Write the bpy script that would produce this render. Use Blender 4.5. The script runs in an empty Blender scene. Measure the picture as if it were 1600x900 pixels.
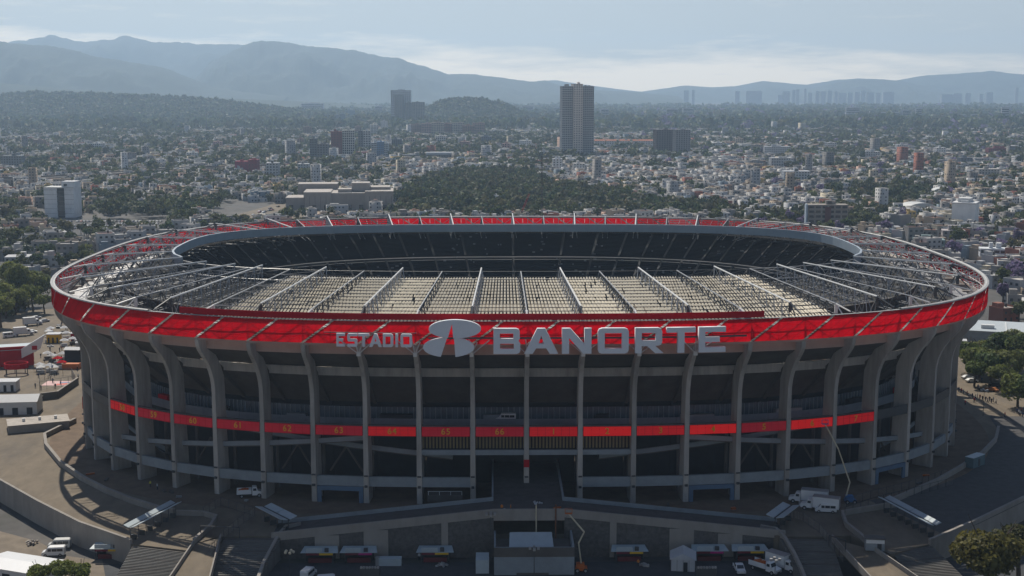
import bpy, bmesh, math, random
import numpy as np
from mathutils import Vector, Matrix
R = math.radians
random.seed(7); rng = np.random.default_rng(7)
scene = bpy.context.scene
COL = scene.collection
# ------------------------------------------------------------------ camera
CF, PITCH, YAW = 2089.45, 0.1464, 0.0135
CAM = (-7.755, -437.25, 99.43)
cd = bpy.data.cameras.new('camera'); cam = bpy.data.objects.new('camera', cd); COL.objects.link(cam)
cd.sensor_width = 36; cd.lens = 36 * CF / 1600; cd.clip_start = 1; cd.clip_end = 60000
cam.location = CAM; cam.rotation_euler = (math.pi / 2 - PITCH, 0, -YAW)
scene.camera = cam
# ------------------------------------------------------------------ sky and sun
SUN = Vector((-12, 37, 46.5)).normalized()
SUN_EL = math.asin(SUN.z); SUN_AZ = math.atan2(SUN.x, SUN.y)
w = bpy.data.worlds.new('World'); scene.world = w; w.use_nodes = True
nt = w.node_tree; nt.nodes.clear()
def N(t, typ, **kw):
    n = t.nodes.new(typ)
    for k, v in kw.items():
        if k.startswith('i_'):
            n.inputs[k[2:].replace('_', ' ')].default_value = v
        else: setattr(n, k, v)
    return n
sky = N(nt, 'ShaderNodeTexSky', sky_type='NISHITA', sun_disc=False, sun_elevation=SUN_EL, sun_rotation=SUN_AZ,
        altitude=2240, air_density=1.0, dust_density=2.6, ozone_density=1.2)
bg = N(nt, 'ShaderNodeBackground', i_Strength=0.082)
out = N(nt, 'ShaderNodeOutputWorld')
tc = N(nt, 'ShaderNodeTexCoord')
sep = N(nt, 'ShaderNodeSeparateXYZ'); nt.links.new(tc.outputs['Generated'], sep.inputs[0])
mp = N(nt, 'ShaderNodeMapping'); mp.inputs['Scale'].default_value = (5, 5, 42); nt.links.new(tc.outputs['Generated'], mp.inputs[0])
n1 = N(nt, 'ShaderNodeTexNoise', i_Scale=2.2, i_Detail=9, i_Roughness=.62); nt.links.new(mp.outputs[0], n1.inputs['Vector'])
mp2 = N(nt, 'ShaderNodeMapping'); mp2.inputs['Scale'].default_value = (2.3, 2.3, 3); mp2.inputs['Location'].default_value = (.55, 0, 0); nt.links.new(tc.outputs['Generated'], mp2.inputs[0])
n2 = N(nt, 'ShaderNodeTexNoise', i_Scale=1.0, i_Detail=2); nt.links.new(mp2.outputs[0], n2.inputs['Vector'])
def M(t, op, a, b=None, c=None, clamp=False):
    m = t.nodes.new('ShaderNodeMath'); m.operation = op; m.use_clamp = clamp
    for i, v in enumerate((a, b, c)):
        if v is None: continue
        if isinstance(v, (int, float)): m.inputs[i].default_value = v
        else: t.links.new(v, m.inputs[i])
    return m.outputs[0]
# the cloud bank lies low over the ridges: its top edge wanders between about 1 and 3.5 degrees
top = M(nt, 'ADD', M(nt, 'MULTIPLY_ADD', n2.outputs[0], 0.05, 0.011), M(nt, 'MULTIPLY', sep.outputs['X'], -0.045))
hgt = M(nt, 'SUBTRACT', top, sep.outputs['Z'])
bank = M(nt, 'MULTIPLY_ADD', hgt, 52.0, 0.1)
dens = M(nt, 'ADD', bank, M(nt, 'MULTIPLY_ADD', n1.outputs[0], 3.2, -1.6))
dens = M(nt, 'MULTIPLY', M(nt, 'MULTIPLY', dens, 1.0, clamp=True), 0.85, clamp=True)
wisp = M(nt, 'MULTIPLY', M(nt, 'MULTIPLY_ADD', n1.outputs[0], 4.0, -2.35, clamp=True), 0.25)
dens = M(nt, 'MAXIMUM', dens, wisp)
mixc = N(nt, 'ShaderNodeMix', data_type='RGBA'); nt.links.new(dens, mixc.inputs['Factor'])
grade = N(nt, 'ShaderNodeMix', data_type='RGBA'); nt.links.new(M(nt, 'MULTIPLY', M(nt, 'MULTIPLY_ADD', sep.outputs['Z'], -3.6, 1.0, clamp=True), .45), grade.inputs['Factor'])
nt.links.new(sky.outputs[0], grade.inputs['A']); grade.inputs['B'].default_value = (10.2, 9.3, 8.2, 1)
nt.links.new(grade.outputs['Result'], mixc.inputs['A']); mixc.inputs['B'].default_value = (22, 18.3, 13.4, 1)
nt.links.new(mixc.outputs['Result'], bg.inputs['Color']); nt.links.new(bg.outputs[0], out.inputs[0])
sl = bpy.data.lights.new('sun', 'SUN'); sl.energy = 5.0; sl.angle = R(.53); sl.color = (1, .93, .82)
so = bpy.data.objects.new('sun', sl); COL.objects.link(so); so.rotation_euler = SUN.to_track_quat('Z', 'Y').to_euler(); so.location = (-300, 600, 900)
vs = scene.view_settings; vs.view_transform = 'Standard'; vs.look = 'None'; vs.exposure = -0.12; vs.gamma = 1; vs.use_curve_mapping = False
cy = scene.cycles; cy.max_bounces = 6; cy.diffuse_bounces = 3; cy.glossy_bounces = 2; cy.transmission_bounces = 3; cy.volume_bounces = 1; cy.transparent_max_bounces = 6
cy.use_denoising = True; cy.caustics_reflective = False; cy.caustics_refractive = False; cy.sample_clamp_indirect = 4
# ------------------------------------------------------------------ helpers
_cp, _sp, _cy, _sy = math.cos(PITCH), math.sin(PITCH), math.cos(YAW), math.sin(YAW)
def P(u, v, z=0.0):
    """a place in the photograph's survey: where sight line (u, v) meets the level z"""
    dx = (u - 800) / CF; dv = -(v - 450) / CF
    y = _cp + _sp * dv; Z = -_sp + _cp * dv
    t = (z - CAM[2]) / Z
    return (CAM[0] + t * (_cy * dx + _sy * y), CAM[1] + t * (-_sy * dx + _cy * y), z)
def uvpix(X, Y, Z):
    X = X - CAM[0]; Y = Y - CAM[1]; Z = Z - CAM[2]
    x = _cy * X - _sy * Y; y = _sy * X + _cy * Y
    d = y * _cp - Z * _sp; v = y * _sp + Z * _cp
    return 800 + CF * x / d, 450 - CF * v / d
MATS = {}
def mat(name, col, rough=.8, metal=0., var=.12, scale=.6, objcol=False, attr=None, bump=0., trans=0., spec=.3, dirt=0., stretch=None):
    if name in MATS: return MATS[name]
    m = bpy.data.materials.new(name); m.use_nodes = True; t = m.node_tree; t.nodes.clear()
    o = N(t, 'ShaderNodeOutputMaterial'); b = N(t, 'ShaderNodeBsdfPrincipled')
    b.inputs['Roughness'].default_value = rough; b.inputs['Metallic'].default_value = metal; b.inputs['Specular IOR Level'].default_value = spec
    tcn = N(t, 'ShaderNodeNewGeometry')
    vec = tcn.outputs['Position']
    if stretch:
        mpn = N(t, 'ShaderNodeMapping'); mpn.inputs['Scale'].default_value = stretch; t.links.new(vec, mpn.inputs[0]); vec = mpn.outputs[0]
    ns = N(t, 'ShaderNodeTexNoise', i_Scale=scale, i_Detail=6, i_Roughness=.65); t.links.new(vec, ns.inputs['Vector'])
    if objcol: c0 = N(t, 'ShaderNodeObjectInfo').outputs['Color']
    elif attr: c0 = N(t, 'ShaderNodeAttribute', attribute_name=attr).outputs['Color']
    else:
        rg = N(t, 'ShaderNodeRGB'); rg.outputs[0].default_value = (*col, 1); c0 = rg.outputs[0]
    f = M(t, 'MULTIPLY_ADD', ns.outputs[0], 2 * var * 1.6, 1 - var * 1.6)
    mx = N(t, 'ShaderNodeMix', data_type='RGBA', blend_type='MULTIPLY'); mx.inputs['Factor'].default_value = 1
    t.links.new(c0, mx.inputs['A'])
    cmb = N(t, 'ShaderNodeCombineColor')
    for i in range(3): t.links.new(f, cmb.inputs[i])
    t.links.new(cmb.outputs[0], mx.inputs['B']); c1 = mx.outputs['Result']
    if dirt:
        n3 = N(t, 'ShaderNodeTexNoise', i_Scale=scale * .27, i_Detail=8, i_Roughness=.7); t.links.new(vec, n3.inputs['Vector'])
        ff = M(t, 'MULTIPLY', M(t, 'MULTIPLY_ADD', n3.outputs[0], 4, -2.0, clamp=True), dirt)
        m3 = N(t, 'ShaderNodeMix', data_type='RGBA'); t.links.new(ff, m3.inputs['Factor']); t.links.new(c1, m3.inputs['A'])
        m3.inputs['B'].default_value = (.09, .08, .07, 1); c1 = m3.outputs['Result']
    t.links.new(c1, b.inputs['Base Color'])
    if bump:
        bp = N(t, 'ShaderNodeBump', i_Strength=bump, i_Distance=.1); t.links.new(ns.outputs[0], bp.inputs['Height']); t.links.new(bp.outputs[0], b.inputs['Normal'])
    sh = b.outputs[0]
    if trans:
        tr = N(t, 'ShaderNodeBsdfTranslucent'); t.links.new(c1, tr.inputs['Color'])
        ms = N(t, 'ShaderNodeMixShader'); ms.inputs[0].default_value = trans; t.links.new(sh, ms.inputs[1]); t.links.new(tr.outputs[0], ms.inputs[2]); sh = ms.outputs[0]
    t.links.new(sh, o.inputs[0]); MATS[name] = m
    return m
class MB:
    def __init__(s): s.v = []; s.f = []
    def add(s, vs, fs):
        o = len(s.v); s.v += [tuple(p) for p in vs]; s.f += [tuple(i + o for i in f) for f in fs]; return s
    def box(s, c, d, rz=0., rx=0.):
        ca, sa = math.cos(rz), math.sin(rz); vs = []
        for sx in (-1, 1):
            for sy in (-1, 1):
                for sz in (-1, 1):
                    x, y, z = sx * d[0] / 2, sy * d[1] / 2, sz * d[2] / 2
                    if rx: y, z = y * math.cos(rx) - z * math.sin(rx), y * math.sin(rx) + z * math.cos(rx)
                    vs.append((c[0] + x * ca - y * sa, c[1] + x * sa + y * ca, c[2] + z))
        return s.add(vs, [(0, 1, 3, 2), (4, 6, 7, 5), (0, 4, 5, 1), (2, 3, 7, 6), (0, 2, 6, 4), (1, 5, 7, 3)])
    def prism(s, poly, z0, z1):
        n = len(poly); vs = [(p[0], p[1], z0 if len(p) < 3 else p[2] + z0) for p in poly] + [(p[0], p[1], z1 if len(p) < 3 else p[2] + z1) for p in poly]
        return s.add(vs, [tuple(range(n))[::-1], tuple(range(n, 2 * n))] + [(i, (i + 1) % n, n + (i + 1) % n, n + i) for i in range(n)])
    def hexa(s, b4, t4):
        return s.add(list(b4) + list(t4), [(3, 2, 1, 0), (4, 5, 6, 7)] + [(i, (i + 1) % 4, 4 + (i + 1) % 4, 4 + i) for i in range(4)])
    def tube(s, a, b, r, n=5, r2=None, cap=True):
        a, b = Vector(a), Vector(b); d = (b - a)
        if d.length < 1e-6: return s
        q = d.to_track_quat('Z', 'Y'); r2 = r if r2 is None else r2
        vs = []
        for e, rr in ((a, r), (b, r2)):
            for i in range(n):
                t = 2 * math.pi * i / n; vs.append(e + q @ Vector((rr * math.cos(t), rr * math.sin(t), 0)))
        fs = [(i, (i + 1) % n, n + (i + 1) % n, n + i) for i in range(n)]
        if cap: fs += [tuple(range(n))[::-1], tuple(range(n, 2 * n))]
        return s.add(vs, fs)
    def path(s, pts, w, h, z=0.):
        """a bar of width w and height h that follows pts (its base line), mitred"""
        n = len(pts); pts = [Vector(p) for p in pts]; ring = []
        for i in range(n):
            d = (pts[min(i + 1, n - 1)] - pts[max(i - 1, 0)]); d.z = 0; d.normalize(); nn = Vector((-d.y, d.x, 0))
            for sx, zz in ((-1, 0), (1, 0), (1, h), (-1, h)): ring.append(pts[i] + nn * sx * w / 2 + Vector((0, 0, zz + z)))
        fs = [(0, 1, 2, 3), (4 * n - 1, 4 * n - 2, 4 * n - 3, 4 * n - 4)]
        for i in range(n - 1):
            for j in range(4):
                fs.append((4 * i + j, 4 * i + 4 + j, 4 * i + 4 + (j + 1) % 4, 4 * i + (j + 1) % 4))
        return s.add(ring, fs)
    def mesh(s, name, m=None, smooth=False):
        me = bpy.data.meshes.new(name); me.from_pydata(s.v, [], s.f)
        bm = bmesh.new(); bm.from_mesh(me); bmesh.ops.recalc_face_normals(bm, faces=bm.faces); bm.to_mesh(me); bm.free()
        if m: me.materials.append(m)
        if smooth: me.shade_smooth()
        return me
    def build(s, name, m=None, parent=None, loc=None, rz=0., smooth=False, **kw):
        return link(name, s.mesh(name, m, smooth), parent, loc, rz, **kw)
def link(name, me, parent=None, loc=None, rz=0., label=None, cat=None, group=None, kind=None, color=None, scale=None):
    o = bpy.data.objects.new(name, me); COL.objects.link(o)
    if parent: o.parent = parent
    if loc is not None: o.location = loc
    if rz: o.rotation_euler = (0, 0, rz)
    if scale: o.scale = scale
    if color: o.color = (*color, 1)
    for k, v in (('label', label), ('category', cat), ('group', group), ('kind', kind)):
        if v: o[k] = v
    return o
def thing(name, label, cat, loc=(0, 0, 0), rz=0., group=None): return link(name, None, None, loc, rz, label=label, cat=cat, group=group)
def npmesh(name, V, F, m, col=None, uv=None, smooth=False):
    """V (n,3); F (m,k) with equal sided faces; col (n,3) per point; uv (m*k,2)"""
    me = bpy.data.meshes.new(name); k = F.shape[1]
    me.vertices.add(len(V)); me.vertices.foreach_set('co', np.ascontiguousarray(V, dtype=np.float32).ravel())
    me.loops.add(F.size); me.loops.foreach_set('vertex_index', np.ascontiguousarray(F, dtype=np.int32).ravel())
    me.polygons.add(len(F)); me.polygons.foreach_set('loop_start', np.arange(0, F.size, k, dtype=np.int32))
    if uv is not None:
        l = me.uv_layers.new(name='UVMap'); l.data.foreach_set('uv', np.ascontiguousarray(uv, dtype=np.float32).ravel())
    me.update(calc_edges=True); me.validate()
    if col is not None:
        a = me.color_attributes.new('Col', 'FLOAT_COLOR', 'POINT'); c4 = np.ones((len(V), 4), np.float32); c4[:, :3] = col; a.data.foreach_set('color', c4.ravel())
    me.materials.append(m)
    if smooth: me.shade_smooth()
    return me
# ------------------------------------------------------------------ materials
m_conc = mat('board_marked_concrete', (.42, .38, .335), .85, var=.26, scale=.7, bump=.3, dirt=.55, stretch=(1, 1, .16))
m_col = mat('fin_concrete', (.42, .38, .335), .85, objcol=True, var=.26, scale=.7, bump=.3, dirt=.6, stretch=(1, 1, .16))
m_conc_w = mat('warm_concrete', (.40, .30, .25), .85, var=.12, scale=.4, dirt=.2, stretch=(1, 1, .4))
m_conc_d = mat('shaded_stained_concrete', (.115, .105, .095), .9, var=.3, scale=.25, dirt=.5)  # stains over a base darkened to deepen the shade in recesses and soffits
m_conc_b = mat('painted_blue_grey_concrete', (.26, .29, .31), .8, var=.15, scale=.5, dirt=.3)
m_dark = mat('dark_interior_wall', (.03, .033, .04), .9, var=.3, scale=.3)  # near-black base puts the deep shade of the back walls into the colour
m_red = mat('red_fabric_mesh', (.60, .0, .010), .9, bump=.25, var=.22, scale=.9, trans=.55, spec=0., stretch=(1, 1, .3))
m_redp = mat('red_board', (.42, .002, .012), .8, spec=.05, var=.08, scale=.8)
m_white = mat('white_painted_steel', (.66, .66, .64), .45, var=.08, scale=1.2)
m_steel = mat('galvanised_steel', (.36, .36, .36), .45, metal=.35, var=.15, scale=.9)
m_steel_d = mat('dark_steel', (.07, .075, .08), .5, metal=.3, var=.15)
m_sheet = mat('translucent_roof_sheet', (.80, .70, .52), .34, objcol=True, var=.2, scale=.5, trans=.15, spec=.5, dirt=.25)  # beige sheet, colour also lightened for the sun glint on the near bays
m_sheet_g = mat('weathered_roof_sheet', (.135, .13, .12), .85, var=.35, scale=.35, trans=.05, dirt=.4, spec=.05)  # same sheeting at the ends, colour darkened where no sun glint falls
m_fas = mat('blue_grey_fascia', (.32, .37, .42), .45, var=.12, scale=.4)
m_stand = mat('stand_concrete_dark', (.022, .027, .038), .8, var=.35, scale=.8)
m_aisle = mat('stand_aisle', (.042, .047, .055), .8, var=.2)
m_letter = mat('silver_sign_face', (.76, .78, .81), .45, metal=.0, var=.04, scale=.5)
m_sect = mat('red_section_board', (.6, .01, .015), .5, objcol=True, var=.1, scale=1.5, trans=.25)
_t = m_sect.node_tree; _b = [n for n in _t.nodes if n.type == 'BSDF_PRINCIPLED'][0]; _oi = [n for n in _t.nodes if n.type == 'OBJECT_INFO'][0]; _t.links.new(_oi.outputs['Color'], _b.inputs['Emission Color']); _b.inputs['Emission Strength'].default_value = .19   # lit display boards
m_gold = mat('gold_numeral', (.75, .42, .02), .5, var=.05)
m_glass = mat('dark_glass', (.035, .045, .06), .12, var=.1, spec=.6)
m_glass_b = mat('blue_grey_glazing', (.09, .12, .15), .25, var=.4, scale=.4, spec=.5)
m_grass = mat('pitch_turf', (.05, .10, .03), .9, var=.25, scale=.2)
# ------------------------------------------------------------------ stadium plan
SA, SB, SN = 131.7, 123.27, 2.947
_t = np.linspace(0, 2 * np.pi, 6001); _c = np.cos(_t - np.pi / 2); _s = np.sin(_t - np.pi / 2)
_x = SA * np.sign(_c) * abs(_c) ** (2 / SN); _y = SB * np.sign(_s) * abs(_s) ** (2 / SN)
_L = np.r_[0, np.cumsum(np.hypot(np.diff(_x), np.diff(_y)))]
def CN(k):
    """plan point and outward normal at column number k (66 columns, 0 on the axis)"""
    u = (k / 66.0) % 1.0 * _L[-1]
    x, y = float(np.interp(u, _L, _x)), float(np.interp(u, _L, _y))
    nx = np.sign(x) * abs(x / SA) ** (SN - 1) / SA; ny = np.sign(y) * abs(y / SB) ** (SN - 1) / SB
    h = math.hypot(nx, ny); return x, y, nx / h, ny / h
def S(k, r, z):
    x, y, nx, ny = CN(k); return (x + r * nx, y + r * ny, z)
OC, OA, OB, ON = 11.0, 112.0, 63.0, 3.0
def oval(x, y): return abs(x / OA) ** ON + abs((y - OC) / OB) ** ON
def inner(k):
    x, y, nx, ny = CN(k); tx = max(-70, min(70, .82 * x)); ty = OC + .22 * y
    lo, hi = 0., 1.
    for _ in range(30):
        m = (lo + hi) / 2
        if oval(x + (tx - x) * m, y + (ty - y) * m) > 1: lo = m
        else: hi = m
    return x + (tx - x) * lo, y + (ty - y) * lo
def bay(k0, k1, prof, n=1, caps=True):
    """sweep a closed (r, z) profile from k0 to k1; prof may be a function of the fraction"""
    b = MB(); rings = []; m = None
    for i in range(n + 1):
        f = i / n; k = k0 + (k1 - k0) * f; pr = prof(f) if callable(prof) else prof; m = len(pr)
        rings += [S(k, r, z) for r, z in pr]
    fs = []
    for i in range(n):
        for j in range(m): fs.append((i * m + j, i * m + (j + 1) % m, (i + 1) * m + (j + 1) % m, (i + 1) * m + j))
    if caps: fs += [tuple(range(m)), tuple(range(n * m, n * m + m))[::-1]]
    return b.add(rings, fs)
def rect(r0, r1, z0, z1): return [(r0, z0), (r1, z0), (r1, z1), (r0, z1)]
stadium = thing('stadium', 'huge oval concrete stadium with red fascia band, tall fin columns and open steel roof', 'stadium')
# fins
fin = [(0, -.6), (0, 25.5), (.12, 27.5), (.5, 29.4), (1.15, 31.2), (2.1, 33.0), (3.3, 34.7), (4.6, 36.2), (5.7, 37.5), (6.35, 38.7), (6.6, 39.8), (6.62, 40.75),
       (2.2, 40.75), (2.1, 38.3), (-.3, 36.0), (-2.6, 32.6), (-4.2, 29), (-5.2, -.6)]
def finmesh(wd):
    n = len(fin); vs = [(r, -wd / 2 * (1.25 if z < 0 else 1), z) for r, z in fin] + [(r, wd / 2 * (1.25 if z < 0 else 1), z) for r, z in fin]
    # the web as strips so that the concave outline fills cleanly
    fs = [(i, (i + 1) % n, n + (i + 1) % n, n + i) for i in range(n)]
    pairs = [(0, 17), (1, 16), (3, 16), (4, 15), (6, 14), (8, 13), (11, 12)]
    for o in (0, n):
        for (a, b), (c, d) in zip(pairs, pairs[1:]):
            poly = list(range(a, c + 1)) + list(range(d, b + 1))
            fs.append(tuple(p + o for p in poly))
    b = MB(); b.add(vs, fs); return b.mesh('column', m_col)
fm = finmesh(1.05)
raker = MB()
rk = [(-2.0, 33.2), (-14, 23.2), (-14, 21.6), (-3.3, 30.2)]
raker.add([(r, -.4, z) for r, z in rk] + [(r, .4, z) for r, z in rk], [(0, 1, 2, 3), (7, 6, 5, 4)] + [(i, (i + 1) % 4, 4 + (i + 1) % 4, 4 + i) for i in range(4)])
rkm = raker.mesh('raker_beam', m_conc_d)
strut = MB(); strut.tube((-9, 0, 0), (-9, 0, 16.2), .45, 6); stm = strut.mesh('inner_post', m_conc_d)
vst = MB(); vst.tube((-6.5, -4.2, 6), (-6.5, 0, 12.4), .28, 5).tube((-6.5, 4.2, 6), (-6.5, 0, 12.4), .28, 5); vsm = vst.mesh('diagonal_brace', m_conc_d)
KF = range(-19, 20)
for k in KF:
    x, y, nx, ny = CN(k); a = math.atan2(ny, nx)
    tn = random.uniform(.84, 1.14); c = link('column', fm, stadium, (x, y, 0), a, color=(.41 * tn, .378 * tn, .34 * tn))
    link('raker_beam', rkm, stadium, (x, y, 0), a)
    if k: link('inner_post', stm, stadium, (x, y, 0), a)
    if abs(k) > 2 and k % 3: link('diagonal_brace', vsm, stadium, S(k + .5, 0, 0), a)
    if k == 0: MB().box((0, -SB - .01, 10.2), (1.34, .12, 1.9)).build('painted_band', m_redp, c).matrix_parent_inverse = Matrix.Rotation(-a, 4, 'Z') @ Matrix.Translation((-x, -y, 0))
    MB().box((.32, 0, 4.3), (.5, .7, .5)).build('beam_seat', m_steel_d, c); MB().box((.22, 0, 6.9), (.4, .9, .3)).build('beam_clamp', m_steel_d, c)
# bays of the facade
for k in KF:
    if k == 19: break
    e = .004
    A, B = k + e, k + 1 - e
    bay(A, B, rect(2.5, 3.3, 37.6, 39.95)).build('edge_beam', m_conc_w, stadium)
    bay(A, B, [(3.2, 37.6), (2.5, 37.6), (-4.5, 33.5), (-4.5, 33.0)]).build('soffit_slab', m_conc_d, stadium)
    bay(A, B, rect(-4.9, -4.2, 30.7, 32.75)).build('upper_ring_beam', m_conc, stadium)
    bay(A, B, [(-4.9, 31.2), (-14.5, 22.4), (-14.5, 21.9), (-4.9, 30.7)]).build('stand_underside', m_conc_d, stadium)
    bay(A, B, rect(-15.2, -14.8, 17.5, 20.6)).build('concourse_glazing', m_glass_b, stadium)
    ml = MB()
    for i in range(9): q = bay(k + i / 9, k + i / 9 + .012, rect(-14.79, -14.6, 17.5, 20.6)); ml.add(q.v, q.f)
    ml.build('glazing_mullions', m_conc_b, stadium, kind='stuff')
    if k % 2: bay(k + random.uniform(.1, .4), k + random.uniform(.5, .9), rect(-13.5, -12, 17.46, 18.6 + random.random())).build('stored_crate', random.choice([m_conc_b, m_steel, m_redp, m_dark]), stadium)
    bay(A, B, rect(-11.6, -11.45, 17.46, 18.4)).build('concourse_rail', m_conc_b, stadium)
    bay(A, B, rect(-15.0, -11.5, 16.2, 17.45)).build('concourse_slab', m_conc_b, stadium)
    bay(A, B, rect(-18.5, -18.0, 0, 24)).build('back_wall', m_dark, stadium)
    if k not in (-1, 0): bay(A, B, rect(-1.2, -.45, 4.1, 6.5)).build('lower_ring_beam', m_conc_b, stadium)
    if -4 < k + .5 < 4 and -3 < k < 2:
        bay(A, B, rect(-1.0, -.35, 12.2, 13.4)).build('window_sill_beam', m_conc_b, stadium)
        bay(A, B, rect(-12, -1, 12.3, 13.0)).build('gallery_floor', m_conc_d, stadium)
        lv = MB()
        for i in range(15):
            q = bay(k + .05 + i * .0635, k + .085 + i * .0635, rect(-2.3, -2.2, 13.4, 16.3)); lv.add(q.v, q.f)
        lv.build('louvre_screen', mat('tan_louvre', (.20, .16, .08), .6), stadium)
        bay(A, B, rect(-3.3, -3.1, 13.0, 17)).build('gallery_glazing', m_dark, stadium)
for sgn, spans in ((1, None), (-1, None)):
    for (k0, z0, k1, z1, r) in ((3, 15.2, 9, 8.2, -2.6), (1.4, 9.6, 6, 15.8, -6.2), (9, 14.5, 15, 8.5, -5.5), (8, 5.5, 14, 12.5, -9)):
        n = int(math.ceil(k1 - k0))
        for i in range(n):
            a = k0 + i; b = min(k0 + i + 1, k1); f = lambda q: z0 + (z1 - z0) * (q - k0) / (k1 - k0)
            za, zb = f(a), f(b)
            bay(sgn * a, sgn * b, (lambda t, za=za, zb=zb, r=r: rect(r - .35, r, za + (zb - za) * t, za + (zb - za) * t + 1.15))).build('ramp_parapet', m_conc_b, stadium)
            bay(sgn * a, sgn * b, (lambda t, za=za, zb=zb, r=r: rect(r - 4.2, r - .36, za + (zb - za) * t - .35, za + (zb - za) * t))).build('ramp_slab', m_conc_d, stadium)
# blue painted portals in two bays
for k in (-4, 3, 7):
    bay(k + .06, k + .94, rect(-.44, .05, 3.0, 4.05)).build('portal_lintel', mat('blue_painted_concrete', (.10, .16, .24), .7, dirt=.3), stadium)
    for a in (.06, .86): bay(k + a, k + a + .08, rect(-.44, .05, 0, 2.98)).build('portal_jamb', MATS['blue_painted_concrete'], stadium)
# section boards with numbers
def textmesh(s, size, m, depth=.05):
    cu = bpy.data.curves.new('numeral', 'FONT'); cu.body = s; cu.size = size; cu.align_x = 'CENTER'; cu.align_y = 'CENTER'; cu.extrude = depth; cu.space_character = 1.15; cu.offset = .02
    o = bpy.data.objects.new('tmp', cu); COL.objects.link(o); dg = bpy.context.evaluated_depsgraph_get()
    me = bpy.data.meshes.new_from_object(o.evaluated_get(dg)); bpy.data.objects.remove(o); me.materials.clear(); me.materials.append(m); me.name = 'numeral'
    return me
for k in range(-9, 7):
    x0, x1 = S(k + .055, -.1, 0), S(k + .945, -.1, 0); mid = ((x0[0] + x1[0]) / 2, (x0[1] + x1[1]) / 2); ang = math.atan2(x1[1] - x0[1], x1[0] - x0[0]); wd = math.hypot(x1[0] - x0[0], x1[1] - x0[1])
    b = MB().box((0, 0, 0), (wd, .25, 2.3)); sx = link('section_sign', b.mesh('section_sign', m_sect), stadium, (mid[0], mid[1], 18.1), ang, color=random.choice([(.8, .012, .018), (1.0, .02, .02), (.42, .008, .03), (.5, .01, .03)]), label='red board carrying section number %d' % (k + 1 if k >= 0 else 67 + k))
    link('numeral', textmesh(str(k + 1 if k >= 0 else 67 + k), 2.1, m_gold), sx, (0, -.17, -.02)).rotation_euler = (math.pi / 2, 0, 0)
    fr = MB()
    for i in range(7): fr.box((-wd / 2 + wd * i / 6, -.14, 0), (.05, .05, 2.3))
    fr.box((0, -.14, 1.17), (wd, .12, .09)).box((0, -.14, -1.17), (wd, .12, .09)).box((0, -.14, .4), (wd, .03, .04)); fr.build('board_frame', m_redp, sx)
    lt = MB(); lt.box((0, .1, 1.45), (wd, .5, .3)).build('board_walkway', m_steel_d, sx)
for k in (7, 8, 9, 10, -10, -11, -12): bay(k + .06, k + .94, rect(-.4, -.1, 17, 19.4)).build('blank_section_board', m_steel_d, stadium)
for k in (-13, 12):
    x0 = S(k + .3, .3, 12); MB().box((0, 0, 0), (2.6, .3, 3.4)).build('gate_sign', m_redp, stadium, S(k + .5, .4, 9), math.atan2(CN(k + .5)[3], CN(k + .5)[2]) + math.pi / 2)
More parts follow.
